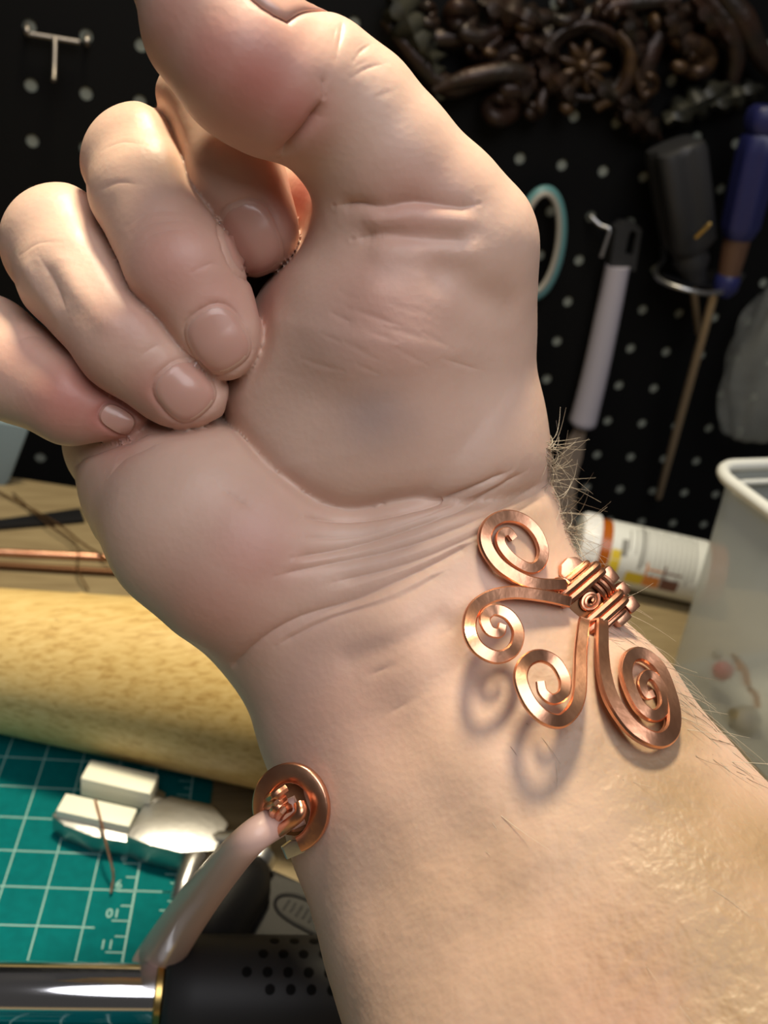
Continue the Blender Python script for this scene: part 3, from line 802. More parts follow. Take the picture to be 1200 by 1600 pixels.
bm = NB(); prism(bm, [cam2w(P(*q)) / MM for q in ((438, 1322, zc + 6), (452, 1312, zc + 5), (482, 1312, zc + 3), (474, 1330, zc + 4), (446, 1342, zc + 6))], NW, 1.6, .3); obj('ring_tip', bm, M['steel'], rt)

# ================================================================= things on the bench
# tapered wooden mandrel
md = thing('bracelet_mandrel', 'thick tapered pale wooden mandrel lying across the bench behind the wrist', 'mandrel')
A_ = atz(0, 1029, 24.5); B_ = atz(420, 1087, 31.0); ax = (B_ - A_) / np.linalg.norm(B_ - A_); L0 = np.linalg.norm(B_ - A_)
k_ = 6.5 / L0
pr_ = [(t_, 24.5 + k_ * t_) for t_ in (-110, -60, 0, 60, 110, 150)]
a0 = A_ - ax * 112; pf = [(0, 24.5 - k_ * 112 - 2)] + [(2 + i * 30, 24.5 + k_ * (i * 30 - 110)) for i in range(0, 9)]
bm = NB(); lathe(bm, a0, B_, pf, 64); w_ = obj('shaft', bm, M['mandrel'], md, smooth=30)
bm = NB(); end = pf[-1][0]; lathe(bm, a0 + ax * end, B_ + ax * 200, [(0, pf[-1][1]), (2, pf[-1][1] - 1.2), (3, pf[-1][1] - 4)], 64); obj('end_face', bm, M['mandrel'], md)
# fine stamped ring of nicks round the wood
for i in range(11):
    an = math.radians(62 + i * 7.0); tpos = A_ + ax * 24; up = np.cross(ax, [0, 0, 1.0]); up /= np.linalg.norm(up)
    rv = -abs(1) * up * -1; rad_ = 24.5 + k_ * 24
    side = np.array([ax[1], -ax[0], 0]); side /= np.linalg.norm(side)
    n_ = side * math.cos(an) + Z * math.sin(an)
    bm = NB(); c0 = tpos + n_ * (rad_ + .05); tg = np.cross(ax, n_)
    tube(bm, [c0 - ax * 1.6 - tg * .3, c0 + ax * 1.6 + tg * .3], .28, 6); obj('nick', bm, M['mandrel'], md)

# cutting mat with printed grid and rulers
MT = np.array([-33.4, 226.8, 0.0]); EX = np.array([.99353, -.11359, 0]); EY = np.array([-.11359, -.99353, 0]); q_ = 12.7


def mp2(i, j, z=0.): return MT + EX * i * q_ + EY * j * q_ + Z * z


mt = thing('cutting_mat', 'teal green self-healing cutting mat with pale grid lines and ruler numbers', 'cutting mat')
bm = NB(); prism(bm, [mp2(-14, -5.4, -2.9), mp2(4.55, -5.4, -2.9), mp2(4.55, 13, -2.9), mp2(-14, 13, -2.9)], Z, 2.9, .3); obj('sheet', bm, M['mat'], mt, smooth=False)


def line(i0, j0, i1, j1, w=.36, nm='grid_line'):
    a, b_ = mp2(i0, j0), mp2(i1, j1); d = (b_ - a) / np.linalg.norm(b_ - a); s = np.array([-d[1], d[0], 0]) * w / 2
    bm = NB(); prism(bm, [a - s, b_ - s, b_ + s, a + s], Z, .06); return obj(nm, bm, M['print'], mt, smooth=False)


for i in range(-10, 3): line(i, -5, i, 9)
for j in range(-4, 10): line(-13, j, {3: 4, 2: 2.05, 4: 2.25}.get(j, 2.1), j)
line(3, -5, 3, 9, .5, 'ruler_line'); line(4, -5, 4, 9, .5, 'ruler_line')
cm = 10 / 12.7; jr = 3.02
for k in range(-12, 12):
    j = jr + k * cm / 2; line(3 - (.40 if k % 2 == 0 else .26), j, 3, j, .34, 'tick')
for k in range(-24, 24):
    j = 3 + k * .25; line(4 - (.36 if k % 2 == 0 else .20), j, 4, j, .34, 'tick')


def number(txt, pos, size, exv, eyv, m_, parent, name='numeral', ext=.04):
    cu = bpy.data.curves.new('txt', 'FONT'); cu.body = txt; cu.size = size * MM; cu.extrude = ext * MM; cu.align_x = 'CENTER'; cu.resolution_u = 3
    to = bpy.data.objects.new('txt', cu); COL.objects.link(to); bpy.context.view_layer.update()
    me_ = bpy.data.meshes.new_from_object(to.evaluated_get(bpy.context.evaluated_depsgraph_get()))
    bpy.data.objects.remove(to); bpy.data.curves.remove(cu)
    ez = np.cross(exv, eyv); R_ = Matrix([[exv[i], eyv[i], ez[i]] for i in range(3)]).to_4x4()
    me_.transform(Matrix.Translation(V(pos)) @ R_); me_.name = name; me_.materials.clear(); me_.materials.append(m_)
    o = bpy.data.objects.new(name, me_); COL.objects.link(o); o.parent = parent; return o


for k, tx in enumerate(['7', '8', '9', '10', '11', '12']):
    number(tx, mp2(2.60, jr + (k - 2) * cm - .10 - .2, .05) , 4.2, -EX, EY, M['print'], mt)

# pliers with nylon jaws
T0 = atz(88, 1278, 6); T1 = atz(335, 1330, 6); px_ = (T1 - T0); px_[2] = 0; px_ /= np.linalg.norm(px_); py_ = np.array([-px_[1], px_[0], 0])
O = T0 * [1, 1, 0]
pl_ = thing('nylon_jaw_pliers', 'open steel pliers with white nylon jaw pads lying on the cutting mat', 'pliers')


def part(nm, m_, parent, x0, x1, y0, y1, z0, z1, bv=.5, skew=0.):
    bm = NB(); pts = [O + px_ * x + py_ * (y + skew * x) + Z * z0 for x, y in ((x0, y0), (x1, y0), (x1, y1), (x0, y1))]
    prism(bm, pts, Z, z1 - z0, bv); return obj(nm, bm, m_, parent, smooth=30)


bm = NB(); prism(bm, [O + px_ * x + py_ * y + Z * 1.0 for x, y in ((-1, -1), (4, -3.6), (14, -5.4), (26, -4.8), (27, .5), (27, 3), (0, 3))], Z, 7.0, .5); obj('jaw', bm, M['steel'], pl_, smooth=30)
part('nylon_pad', M['pad'], pl_, .5, 24, -1.4, 6.0, 6.2, 11.0, .6, -.01)
bm = NB(); prism(bm, [O + px_ * x + py_ * y + Z * 1.0 for x, y in ((6, 11), (30, 8.5), (30, 16), (20, 19), (8, 19))], Z, 8.0, .5); obj('jaw', bm, M['steel'], pl_, smooth=30)
part('nylon_pad', M['pad'], pl_, 4, 27, 9.0, 17.5, 7.5, 15.5, .7, -.02)
bm = NB(); prism(bm, [O + px_ * x + py_ * y + Z * 1.0 for x, y in ((24, -4.6), (32, -6.2), (42, -6.4), (52, -3), (53, 8), (46, 14), (32, 14), (25, 8))], Z, 9.5, .8); obj('joint', bm, M['steel'], pl_, smooth=30)
bm = NB(); tube(bm, spline([atz(325, 1318, 6), atz(370, 1320, 9), atz(410, 1332, 12.5)], 6), 4.0, 12); obj('tang', bm, M['steel'], pl_)
bm = NB(); tube(bm, spline([atz(312, 1335, 6), atz(300, 1352, 7), atz(288, 1385, 6.5), atz(280, 1408, 5)], 6), [4.0 - .06 * k for k in range(19)], 12); obj('tang', bm, M['steel'], pl_)
bm = NB(); pts = [atz(398, 1350, 12), atz(368, 1398, 13), atz(335, 1448, 12), atz(305, 1500, 10)]; tube(bm, spline(pts, 6), np.interp(np.linspace(0, 1, 19), [0, .2, 1], [5, 9, 10]), 16); obj('grip', bm, M['black'], pl_)
bm = NB(); lathe(bm, atz(398, 1352, 13), atz(412, 1330, 13), [(0, 4.6), (1, 5), (4, 5), (5, 4)], 20); obj('ferrule', bm, M['steel'], pl_)
# thin wire caught on the pad
bm = NB(); wp = spline([atz(149, 1250, 11.6), atz(158, 1285, 11.3), atz(166, 1320, 10), atz(174, 1350, 7), atz(177, 1372, 4), atz(173, 1395, 1.2)], 8); tube(bm, wp, .42, 8)
tag(obj('copper_wire', bm, M['copper']), 'short thin copper wire hanging over the white plier pad', 'wire')

# black moulded tool body beside the pliers' grips
bt = thing('moulded_tool_handle', 'flat charcoal plastic tool handle with an oval recess beside the wrist', 'tool handle')
pg = [(372, 1480), (400, 1415), (420, 1350), (480, 1382), (560, 1425), (620, 1470), (640, 1560), (520, 1560)]
bm = NB(); prism(bm, [atz(a, b_, 9) * [1, 1, 0] + Z * -2.9 for a, b_ in pg], Z, 11.5, 2.2); obj('body', bm, M['black_soft'], bt, smooth=30)
t = np.linspace(0, 2 * math.pi, 37)[:-1]
oc = atz(492, 1436, 8.6); od = atz(560, 1470, 8.6) - oc; od /= np.linalg.norm(od); on = np.cross(Z, od)
bm = NB(); tube(bm, [oc + od * 13 * math.copysign(abs(math.cos(q)) ** .6, math.cos(q)) + on * 4.6 * math.sin(q) + Z * .2 for q in t], .55, 8, closed=True); obj('oval_rim', bm, M['black'], bt)
for k in range(9):
    bm = NB(); c0 = oc + od * (k * 2.1 - 9.5); obox(bm, c0, od, on, Z, -.35, .35, -2.0 + (k % 2) * .4, 2.0, -.2, .25, .08); obj('raised_mark', bm, M['black'], bt, smooth=False)

# torch: chrome barrel into a black perforated handle
to_ = thing('heat_torch', 'chrome barrelled torch with a black perforated handle at the bottom edge', 'torch')
hz = 14.8; b0 = atz(-60, 1548, hz); b1 = atz(252, 1551, hz); bx_ = (b1 - b0) / np.linalg.norm(b1 - b0); Lb = np.linalg.norm(b1 - b0)
bm = NB(); lathe(bm, b0 - bx_ * 40, b1, [(0, 6.0), (1, 6.8), (Lb + 39, 7.0), (Lb + 40, 6.8)], 40); obj('barrel', bm, M['chrome'], to_)
bm = NB(); lathe(bm, b1 - bx_ * 1.5, b1 + bx_ * 20, [(0, 7.6), (.4, 8.3), (1.8, 8.3), (2.4, 7.4)], 32); obj('brass_collar', bm, M['brass'], to_)
b2 = b1 + bx_ * .8; hr = 14.0
bm = NB(); lathe(bm, b2, b2 + bx_ * 60, [(0, 9.8), (.5, 11.5), (2, 12.6), (8, hr), (80, hr + .6), (120, hr), (122, 8)], 48); obj('handle', bm, M['greyblack'], to_)
u_ = np.cross(bx_, Z); u_ /= np.linalg.norm(u_); zz_ = np.cross(u_, bx_)
if u_[1] > 0: u_ = -u_
zz_ = Z - bx_ * (Z @ bx_); zz_ /= np.linalg.norm(zz_)
for row, (an, x0, cnt) in enumerate(((62, 26, 5), (78, 20, 6), (98, 24, 6), (118, 27, 5))):
    for k in range(cnt):
        a = math.radians(an); n_ = u_ * math.cos(a) + zz_ * math.sin(a); c0 = b2 + bx_ * (x0 + k * 5.2) + n_ * (hr + .6 * (x0 + k * 5.2 - 8) / 72 - .17)
        bm = NB(); lathe(bm, c0, c0 + n_ * .55, [(0, 1.3), (.28, 1.3), (.3, 1.2), (.3, .1)], 12); obj('vent_hole', bm, M['peg_black'], to_)

# rods and strips at the far left of the bench
def bar(name, a, b_, r, m_, label, cat, group=None, seg=12):
    bm = NB(); lathe(bm, a, b_, [(0, r * .8), (.3, r), (np.linalg.norm(np.asarray(b_) - a) - .3, r), (np.linalg.norm(np.asarray(b_) - a), r * .8)], seg)
    return tag(obj(name, bm, m_), label, cat, group)


bar('copper_rod', atz(-60, 860, -1.2), atz(330, 878, -1.2), 1.7, M['copper'], 'bright thin copper rod lying behind the wooden mandrel', 'rod')
bar('dark_copper_rod', atz(-60, 880, -1.2), atz(330, 903, -1.2), 1.7, M['copper_dark'], 'dark tarnished rod between the bright copper rod and the mandrel', 'rod')
bm = NB(); prism(bm, [atz(-40, 822, -3), atz(126, 799, -3), atz(133, 818, -3), atz(-40, 833, -3)], Z, 2.2, .4)
tag(obj('black_strip', bm, M['black']), 'flat black plastic strip on the far left of the bench', 'strip')
bm = NB(); tube(bm, spline([atz(-30, 755, -2), atz(40, 790, -1), atz(95, 822, 1.5), atz(130, 850, 1), atz(180, 880, 1.5)], 8), .55, 6); tag(obj('brown_wire', bm, M['wire_brown']), 'long loose brown wire crossing over the black strip', 'wire')
bm = NB(); tube(bm, spline([atz(20, 770, -2), atz(70, 815, 1), atz(118, 850, 1.5), atz(122, 890, 2), atz(138, 922, -1)], 8), .4, 6); tag(obj('thin_brown_wire', bm, M['wire_brown']), 'thinner kinked brown wire bending down towards the mandrel', 'wire')
bm = NB(); gq = [(-30, 655), (46, 668), (14, 752), (-30, 800)]
prism(bm, [peg(a, b_, 72) for a, b_ in gq], Y, 6, 1.0); tag(obj('teal_grey_block', bm, M['tealgrey']), 'teal grey plastic wedge under the little finger at the left edge', 'block')

# pill bottle lying on its side
pb_ = thing('pill_bottle', 'amber pill bottle with white cap and printed label lying beside the bin', 'bottle')
rB = 17.0; bs = atz(905, 852, rB - 3); be = atz(1085, 892, rB - 3); bd = (be - bs) / np.linalg.norm(be - bs)
bs = bs - bd * 2
bm = NB(); lathe(bm, bs, be, [(0, 14), (.6, 16.5), (2, 17.5), (9.5, 17.8), (10, 17.2)], 40); cp = obj('cap', bm, M['white'], pb_)
side = np.cross(bd, Z); side /= np.linalg.norm(side)
for k in range(30):
    a = 2 * math.pi * k / 30; n_ = side * math.cos(a) + Z * math.sin(a); bm = NB(); tube(bm, [bs + bd * 2.5 + n_ * 17.5, bs + bd * 9.2 + n_ * 17.75], .35, 5); obj('cap_rib', bm, M['white'], cp)
bm = NB(); lathe(bm, bs + bd * 10, be, [(0, 15), (.2, 16.4), (6, 16.4), (6.5, 16.4), (64, 16.4), (66, 14)], 40); obj('amber_body', bm, M['orange'], pb_)
bm = NB(); lathe(bm, bs + bd * 15.5, be, [(0, 16.5), (.1, 16.7), (50, 16.7), (50.1, 16.5)], 40); lb = obj('label', bm, M['label'], pb_)


def onlabel(x, ang, w, h, m_, nm):             # a printed patch following the label's curve
    bm = NB(); n = max(2, int(h / 3)); rows = []
    for i in range(n + 1):
        a = math.radians(ang) + (i / n - .5) * h / 16.75; n_ = -side * math.cos(a) * SGN + Z * math.sin(a)
        rows.append([bm.verts.new(V(bs + bd * (x - w / 2) + n_ * 16.78)), bm.verts.new(V(bs + bd * (x + w / 2) + n_ * 16.78))])
    for i in range(n): bm.faces.new((rows[i][0], rows[i][1], rows[i + 1][1], rows[i + 1][0]))
    return obj(nm, bm, m_, lb)


SGN = 1 if (side[1] > 0) else -1               # side of the bottle that faces the camera
for x_, ang, w_, h_ in ((22, 42, 3.2, 9), (31, 55, 1.6, 26), (33, 55, 1.0, 22), (38, 50, .7, 30), (40.5, 50, .7, 26), (43, 50, .7, 30), (45.5, 50, .7, 28), (48, 50, .7, 24), (50.5, 50, .7, 30), (53, 50, .7, 26), (55.5, 50, .7, 30), (58, 50, .7, 26), (28, 62, .6, 16), (35.5, 52, .6, 28), (24.5, 60, .6, 12)):
    onlabel(x_, ang, w_, h_, M['ink'], 'print_line')
for x_, ang, w_, h_, m_ in ((18.5, 12, 5, 14, 'yellow'), (30, -10, 9, 7, 'yellow'), (39, -10, 8, 7, 'lorange'), (48, -10, 9, 7, 'lbrown'), (39, 14, 8, .8, 'lorange'), (35, 5, .8, 12, 'lorange'), (44, 5, .8, 12, 'lbrown'), (48, 14, 9, .8, 'lbrown')):
    onlabel(x_, ang, w_, h_, M[m_], 'print_block')

# frosted plastic bin at the right
bn = thing('plastic_bin', 'frosted translucent plastic bin holding scraps at the right edge', 'bin')
rc = atz(1108, 728, 99); yaw = math.radians(10); e1_ = np.array([math.cos(yaw), math.sin(yaw), 0]); e2_ = np.array([math.sin(yaw), -math.cos(yaw), 0])


def rrect(inset, z, rad=14, n=6):
    pts = []; a, b_ = 185 - inset, 150 - inset
    for cx, cy, s in ((a - rad, inset + rad, -90), (a - rad, b_ - rad, 0), (inset + rad, b_ - rad, 90), (inset + rad, inset + rad, 180)):
        for k in range(n + 1):
            q = math.radians(s + 90 * k / n); pts.append(rc * [1, 1, 0] + e1_ * (cx + rad * math.cos(q)) + e2_ * (cy + rad * math.sin(q)) + Z * z)
    return pts


def shell(levels, m_, nm, capend=False):
    bm = NB(); rings = [[bm.verts.new(V(p)) for p in rrect(*l)] for l in levels]; n = len(rings[0])
    for A, B in zip(rings[:-1], rings[1:]):
        for k in range(n): bm.faces.new((A[k], A[(k + 1) % n], B[(k + 1) % n], B[k]))
    if capend: bm.faces.new(rings[-1])
    return obj(nm, bm, m_, bn)


shell([(2, 97), (5, 50), (8, 0), (9.5, -2.6), (12, -2.8)], M['bin'], 'body', True)
bm = NB(); rp = rrect(0, 99); tube(bm, rp, 2.6, 10, closed=True); obj('rim', bm, M['binrim'], bn)
bm = NB(); rp = rrect(4.5, 93); tube(bm, rp, 1.2, 8, closed=True); obj('inner_lip', bm, M['binrim'], bn)
rng = random.Random(3)


def inbin(px, py, ins=16):                     # a spot inside the bin seen at a pixel
    d = raydir(px, py)
    for t in np.arange(250, 520, 1.0):
        p = CAMP + d * t; q = p - rc * [1, 1, 0]; a, b_ = q @ e1_, q @ e2_
        if a > ins and b_ < 150 - ins and b_ > ins and p[2] < 90: return p
    return CAMP + d * 380


for px, py, nm, m_, lb_, L, r in ((1160, 1050, 'copper_offcut', 'copper', 'bent bright copper offcut in the bin, the middle one', 14, 1.4), (1178, 1090, 'copper_offcut', 'copper', 'copper offcut in the bin nearest the right edge', 10, 1.2),
                                  (1150, 1035, 'copper_offcut', 'copper', 'uppermost small copper offcut in the bin', 8, 1.0), (1150, 1125, 'copper_offcut', 'brass', 'lowest yellowish metal scrap in the bin', 9, 2.2)):
    p = inbin(px, py); bm = NB(); d1 = np.array([.6, -.25, -.8]); tube(bm, spline([p - d1 * L / 2, p + np.array([1, .5, 1.0]), p + d1 * L / 2], 6), r, 8)
    tag(obj(nm, bm, M[m_]), lb_, 'scrap', 'metal scraps in the bin')
for px, py, nm, m_, lb_, r in ((1130, 1048, 'pink_bead', 'pinkbit', 'dull pink bead seen through the bin wall', 4.5), (1165, 1125, 'pale_bead', 'cream', 'pale greenish bead low in the bin', 6.5), (1122, 1022, 'small_bead', 'cream', 'tiny pale bead near the bin corner', 2.5)):
    p = inbin(px, py, 20); bm = NB(); lathe(bm, p - Z * r, p + Z * r, [(r * (1 - math.cos(k * math.pi / 10)), max(.15 * r, r * math.sin(k * math.pi / 10))) for k in range(11)], 16); tag(obj(nm, bm, M[m_]), lb_, 'bead')

# ================================================================= things on the pegboard
# T-shaped hook
hk = thing('peg_hook', 'grey metal hook with a cross bar pegged at the upper left of the board', 'hook')
bm = NB(); tube(bm, [peg(40, 52, 5), peg(124, 66, 5)], 1.15, 10); obj('cross_bar', bm, M['dull_steel'], hk)
bm = NB(); tube(bm, spline([peg(86, 58, 5), peg(86, 75, 8), peg(85, 110, 14), peg(84, 126, 18)], 5), 1.25, 10); obj('prong', bm, M['dull_steel'], hk)
for px, py in ((42, 40), (136, 56)):
    bm = NB(); tube(bm, spline([peg(px + 1, py + 14, 5), peg(px, py + 8, 6), peg(px, py, 3), peg(px, py - 1, -.8)], 5), 1.2, 8); obj('peg', bm, M['dull_steel'], hk)

# brown handle end behind the fingers
bm = NB(); tube(bm, spline([peg(250, 180, 4), peg(262, 152, 4), peg(282, 128, 4), peg(310, 115, 4), peg(345, 120, 4)], 6), 3.0, 12); tag(obj('brown_hook', bm, M['amberwood']), 'brown curved hook peeking out behind the index finger', 'hook')

# dark cast ornament
on_ = thing('cast_wall_ornament', 'dark bronze ornament of scrolls, leaves and a rosette above the tools', 'ornament')


def pscroll(px, r, off=10, m_='bronze', nm='scroll'):
    pts = spline([peg(a, b_, off + 3 * math.sin(i)) for i, (a, b_) in enumerate(px)], 6); n = len(pts)
    bm = NB(); tube(bm, pts, np.interp(np.linspace(0, 1, n), np.linspace(0, 1, len(r)), r), 10); return obj(nm, bm, M[m_], on_)


def spiral(cx, cy, R, turns, start, sgn, r, tail=None, m_='bronze', off=10):
    px = [(cx + R * (1 - t * .82) * math.cos(start + sgn * t * turns * 2 * math.pi), cy + R * (1 - t * .82) * math.sin(start + sgn * t * turns * 2 * math.pi)) for t in np.linspace(0, 1, 18)]
    return pscroll((tail or []) + px, r, off, m_)


def leaf(cx, cy, ang, L, W, lobes=4, m_='bronze_green', off=10):
    ca, sa = math.cos(ang), math.sin(ang); bm = NB(); n = 26; rows = []
    for i in range(n + 1):
        t = i / n; w = W * math.sin(math.pi * min(1, t * 1.02 + .02)) ** .6 * (.72 + .28 * math.cos(2 * math.pi * lobes * t)); c = (cx + ca * L * (t - .5), cy + sa * L * (t - .5)); row = []
        for k in (-1, -.55, 0, .55, 1):
            h = off + 5 * (1 - abs(k)) + 4 * math.sin(3 * t + k * 2) - (1.8 if k == 0 else 0)
            row.append(bm.verts.new(V(peg(c[0] - sa * w * k, c[1] + ca * w * k, h))))
        rows.append(row)
    for A, B in zip(rows[:-1], rows[1:]):
        for k in range(4): bm.faces.new((A[k], A[k + 1], B[k + 1], B[k]))
    o = obj('leaf', bm, M[m_], on_); s = o.modifiers.new('thick', 'SOLIDIFY'); s.thickness = .002; return o


def knob(cx, cy, a, b_, ang, m_='bronze_gold', nm='acorn', off=14):
    bm = NB(); bmesh.ops.create_icosphere(bm, subdivisions=2, radius=1)
    c = peg(cx, cy, off); rx = peg(cx + math.cos(ang) * a, cy + math.sin(ang) * a, off) - c; ry = peg(cx - math.sin(ang) * b_, cy + math.cos(ang) * b_, off) - c; rz = np.array([0, -np.linalg.norm(ry), 0])
    for v_ in bm.verts: v_.co = V(c + rx * v_.co.x + ry * v_.co.y + rz * v_.co.z)
    return obj(nm, bm, M[m_], on_)


# backbone stems
pscroll([(600, 30), (650, 90), (700, 135), (760, 118), (830, 108), (880, 50), (960, 10), (1060, 0)], [3, 5, 6, 6, 5, 5, 4], 8)
pscroll([(676, 142), (730, 122), (790, 112), (830, 118)], [2, 4.5, 5, 4], 14)
pscroll([(640, 60), (700, 60), (760, 50), (830, 30), (900, 40), (960, 70)], [4, 5, 5, 5, 4, 3], 4)
pscroll([(760, 100), (800, 80), (850, 60), (930, 30)], [4, 6, 6, 5], 3)
pscroll([(960, 180), (1000, 150), (1010, 90), (1040, 40), (1100, 10)], [4, 6, 7, 6, 5], 4)
pscroll([(930, 170), (975, 135), (985, 80), (965, 50)], [3, 4, 3.5, 3], 12, 'bronze_gold')
pscroll([(1100, -10), (1140, 40), (1150, 90), (1142, 135), (1150, 160)], [4, 6, 5, 4, 4], 10)
pscroll([(1120, -20), (1160, 30), (1185, 80), (1215, 120)], [5, 7, 6, 5], 12)
spiral(778, 165, 27, 1.4, -1.2, 1, [5, 5, 4.5, 3.5, 2.5, 2], [(830, 130), (810, 140)])
spiral(716, 28, 24, 1.3, 1.2, -1, [4.5, 4.5, 4, 3, 2], [(770, 50), (745, 58)])
spiral(832, 170, 14, 1.1, -.6, 1, [3.5, 3, 2.5, 2], [(850, 140)])
spiral(1085, 95, 26, 1.3, -1.6, 1, [5, 5, 4, 3, 2.5], [(1050, 40), (1060, 60)], 'bronze_gold')
spiral(885, 5, 30, 1.0, 2.2, -1, [3.5, 3, 2.5, 2])
spiral(745, 75, 18, 1.2, 0, 1, [2.5, 2.5, 2, 1.5], [(780, 60)])
spiral(1010, 130, 18, 1.2, 2, -1, [2.5, 2.5, 2, 1.5], [(990, 100)], 'bronze_gold')
spiral(670, 20, 18, 1.2, 1, 1, [3, 2.5, 2, 1.5])
spiral(950, 20, 20, 1.2, 3, 1, [3, 2.5, 2, 1.5])
spiral(1170, 40, 18, 1.1, 2, 1, [3, 2.5, 2, 1.5])
# ring and rosette
bm = NB(); tube(bm, [peg(915 + 62 * math.cos(a), 95 + 58 * math.sin(a), 12) for a in np.linspace(0, 2 * math.pi, 41)[:-1]], 2.0, 8, closed=True); obj('ring', bm, M['bronze'], on_)
for k in range(9):
    a = k / 9 * 2 * math.pi; knob(912 + 22 * math.cos(a), 105 + 24 * math.sin(a), 22, 9, a, 'bronze_gold', 'petal', 10)
knob(912, 104, 12, 12, 0, 'bronze_gold', 'rosette_boss', 16)
for cx, cy, a, b_, an in ((820, 41, 17, 11, .1), (1022, 36, 9, 17, .05), (766, 83, 13, 9, .3), (806, 93, 12, 8, .2), (885, 170, 13, 11, .4), (1062, 105, 15, 13, .2)): knob(cx, cy, a, b_, an)
for a in ((640, 40, 1.1, 120, 34), (675, 90, 1.4, 90, 26), (800, 20, .4, 110, 30), (812, 128, 1.3, 70, 22), (870, 130, .9, 90, 24), (1000, 190, .7, 80, 22), (1090, 160, -.5, 120, 26), (1150, 150, -.3, 90, 20), (1060, 50, 1.2, 90, 24), (960, 150, .6, 80, 20), (840, 70, .5, 70, 20), (990, 60, 1.4, 80, 20), (1120, 40, .9, 110, 24)):
    leaf(*a, m_='bronze_green' if a[0] in (640, 675, 1090, 1150) else 'bronze')

# scissors hanging by the mint handle
sx = thing('scissors', 'scissors with mint plastic loop handle hanging beside the thumb joint', 'scissors')
t = np.linspace(0, 2 * math.pi, 49)[:-1]


def ovl(k, off): return [peg(842 + (34 * k) * math.cos(q) + 10 * math.sin(q) * -1, 380 + (82 + (k - 1) * 40) * math.sin(q), off) for q in t]


bm = NB(); tube(bm, ovl(1.0, 10), 3.1, 12, closed=True); obj('handle_loop', bm, M['mint'], sx)
bm = NB(); tube(bm, ovl(.88, 12.5), 1.7, 10, closed=True); obj('loop_lining', bm, M['cream'], sx)
bm = NB(); tube(bm, [peg(780 + 30 * math.cos(q), 430 + 70 * math.sin(q), 10) for q in t], 3.1, 12, closed=True); obj('handle_loop', bm, M['mint'], sx)
for a, b_ in (((825, 455), (770, 560)), ((785, 490), (790, 560))):
    bm = NB(); tube(bm, [peg(*a, 10), peg(*b_, 9)], 3.4, 10); obj('shank', bm, M['mint'], sx)
for dx in (-8, 8):
    bm = NB(); prism(bm, [peg(770 + dx, 550, 8), peg(795 + dx, 550, 8), peg(770 + dx, 760, 8)], -Y, 1.5); obj('blade', bm, M['steel'], sx, smooth=False)

# pale-handled palette knife on a hook
pk = thing('palette_knife', 'palette knife with long pale lilac handle and dark tip hanging by a hook', 'palette knife')
bm = NB(); tube(bm, spline([peg(965, 415, 9), peg(950, 490, 9), peg(932, 575, 9), peg(916, 640, 9), peg(909, 666, 9)], 6), np.interp(np.linspace(0, 1, 25), [0, .9, .97, 1], [7.2, 8.8, 8.2, 6]), 20); obj('handle', bm, M['lilac'], pk)
ctr_ = [(943, 410), (953, 350), (967, 341), (986, 343), (994, 352), (983, 415)]
bm = NB()
outer = [peg(a, b_, 4) for a, b_ in ((944, 416), (954, 352), (966, 342), (984, 343), (994, 354), (984, 418))]; inner = [peg(a, b_, 4) for a, b_ in ((967, 392), (974, 360), (977, 355), (983, 355), (986, 361), (980, 394))]
for zf in (0, 1):
    pass
vo = [[bm.verts.new(V(p + -Y * h)) for p in outer] for h in (0, 8)]; vi = [[bm.verts.new(V(p + -Y * h)) for p in inner] for h in (0, 8)]
for k in range(6):
    q = (k + 1) % 6
    bm.faces.new((vo[1][k], vo[1][q], vi[1][q], vi[1][k])); bm.faces.new((vo[0][k], vi[0][k], vi[0][q], vo[0][q])); bm.faces.new((vo[0][k], vo[0][q], vo[1][q], vo[1][k])); bm.faces.new((vi[0][k], vi[1][k], vi[1][q], vi[0][q]))
obj('hang_tip', bm, M['greyblack'], pk, smooth=False)
bm = NB(); prism(bm, [peg(a, b_, 8) for a, b_ in ((900, 664), (915, 667), (908, 715), (899, 745), (897, 800), (893, 850), (850, 850), (850, 770), (868, 725))], -Y, 1.2); obj('blade', bm, M['spatula'], pk, smooth=False)
bm = NB(); tube(bm, spline([peg(923, 338, -.8), peg(923, 338, 5), peg(938, 352, 9), peg(952, 358, 12), peg(948, 375, 13), peg(939, 402, 14)], 6), 1.2, 10); tag(obj('wire_hook', bm, M['steel']), 'small wire hook beside the dark tip of the palette knife', 'hook')

# tool ring with screwdrivers
rg_ = thing('tool_ring', 'curved wire tool holder carrying the screwdrivers at the right', 'tool holder')
bm = NB(); tube(bm, spline([peg(1035, 385, 2), peg(1036, 405, 12), peg(1024, 425, 22), peg(1036, 440, 34), peg(1070, 452, 44), peg(1110, 458, 44), peg(1145, 450, 30), peg(1160, 430, 4)], 6), 1.5, 10); obj('wire', bm, M['steel'], rg_)
bm = NB(); prism(bm, [peg(1040, 425, 6), peg(1150, 425, 6), peg(1140, 452, 34), peg(1075, 448, 34), peg(1034, 432, 24)], Z, 1.0); obj('plate', bm, M['black'], rg_, smooth=False)


def fluted(bm, a, b_, prof, lobes=6, depth=.10, seg=36):
    a = np.asarray(a, float); b_ = np.asarray(b_, float); d = (b_ - a) / np.linalg.norm(b_ - a); u = np.cross(d, Y); u /= np.linalg.norm(u); v = np.cross(d, u); L = np.linalg.norm(b_ - a)
    rings = [[bm.verts.new(V(a + d * t * L + r * (1 - dp * depth * math.cos(lobes * 2 * math.pi * k / seg)) * (math.cos(2 * math.pi * k / seg) * u + math.sin(2 * math.pi * k / seg) * v))) for k in range(seg)] for t, r, dp in prof]
    for A, B in zip(rings[:-1], rings[1:]):
        for k in range(seg): bm.faces.new((A[k], A[(k + 1) % seg], B[(k + 1) % seg], B[k]))
    bm.faces.new(rings[0][::-1]); bm.faces.new(rings[-1])


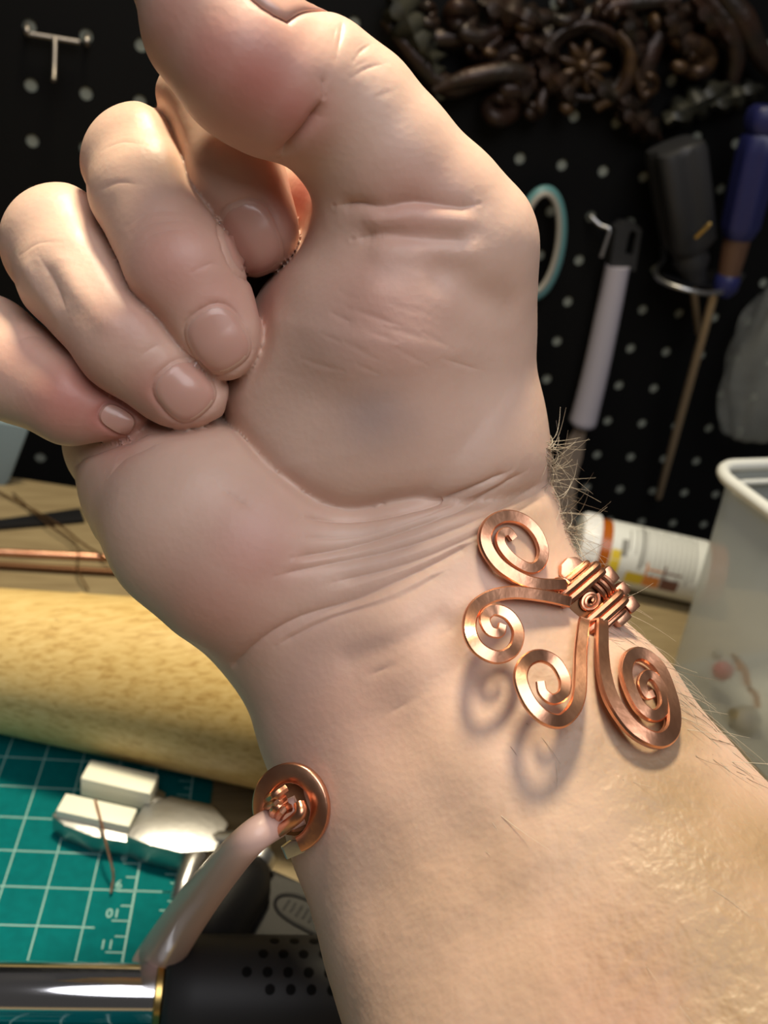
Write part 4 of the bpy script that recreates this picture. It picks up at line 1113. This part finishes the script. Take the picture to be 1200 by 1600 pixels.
sd1 = thing('black_screwdriver', 'screwdriver with thick fluted dark grey handle standing in the tool ring', 'screwdriver')
bm = NB(); fluted(bm, peg(1054, 225, 26), peg(1078, 392, 26), [(0, 11, .5), (.02, 13.5, 1), (.08, 14.5, 1), (.5, 14.3, 1), (.9, 13.5, 1), (.95, 12, .5), (1, 10, 0)], 4, .17); obj('handle', bm, M['greyblack'], sd1)
bm = NB(); lathe(bm, peg(1078, 392, 26), peg(1085, 450, 26), [(0, 9), (6, 10.5), (12, 8), (20, 7)], 20); obj('collar', bm, M['greyblack'], sd1)
bm = NB(); lathe(bm, peg(1083, 445, 26), peg(1094, 545, 14), [(0, 2.2), (38, 2.0), (40, 1.0)], 14); obj('shaft', bm, M['shaft'], sd1)
sd2 = thing('blue_screwdriver', 'long screwdriver with blue handle and tan shaft at the right edge', 'screwdriver')
bm = NB(); fluted(bm, peg(1202, 165, 34), peg(1152, 372, 34), [(0, 8, 0), (.03, 10, .5), (.1, 10.5, .8), (.17, 10.3, .2), (.2, 9.0, 0), (.23, 10.4, .4), (.35, 10.8, 1), (.9, 10.2, 1), (.97, 9, .3), (1, 8, 0)], 6, .08); obj('handle', bm, M['blue'], sd2)
bm = NB(); lathe(bm, peg(1152, 372, 34), peg(1138, 432, 34), [(0, 7.5), (10, 7), (22, 6)], 20); obj('amber_neck', bm, M['amberwood'], sd2)
bm = NB(); lathe(bm, peg(1140, 428, 34), peg(1128, 462, 34), [(0, 6), (3, 7.5), (9, 7.2), (13, 4.5)], 20); obj('blue_ferrule', bm, M['blue'], sd2)
bm = NB(); lathe(bm, peg(1117, 455, 34), peg(1028, 780, 12), [(0, 2.6), (100, 2.5), (np.linalg.norm(peg(1117, 455, 34) - peg(1028, 780, 12)) - 2, 2.4), (np.linalg.norm(peg(1117, 455, 34) - peg(1028, 780, 12)), 1.2)], 16); obj('shaft', bm, M['shaft'], sd2)
bm = NB(); lathe(bm, peg(1086, 372, 48), peg(1112, 347, 52), [(0, 1.0), (.5, 1.3), (10, 1.3), (11, .8)], 10); tag(obj('brass_pin', bm, M['brass']), 'short tan metal pin stuck across the dark screwdriver handle', 'pin')

# crumpled clear bag hanging at the right
bm = NB(); rows = []; cb = peg(1190, 600, 30)
for i in range(28):
    t = i / 27; row = []; z_ = cb[2] + 62 - 100 * t; w_ = 30 * (math.sin(math.pi * (.12 + .80 * t)) ** .5)
    for k in range(36):
        a = 2 * math.pi * k / 36; w2_ = 1 + .10 * math.sin(5 * a + 6 * t) + .07 * math.sin(11 * a - 9 * t) + rng.uniform(-.02, .02)
        row.append(bm.verts.new(V((cb[0] + 6 + w_ * w2_ * math.cos(a), cb[1] + 4 + w_ * .7 * w2_ * math.sin(a), z_))))
    rows.append(row)
for A, B in zip(rows[:-1], rows[1:]):
    for k in range(36): bm.faces.new((A[k], A[(k + 1) % 36], B[(k + 1) % 36], B[k]))
bm.faces.new(rows[0]); bm.faces.new(rows[-1])
tag(obj('plastic_bag', bm, M['bag'], smooth=70), 'crumpled clear plastic bag hanging behind the bin', 'bag')
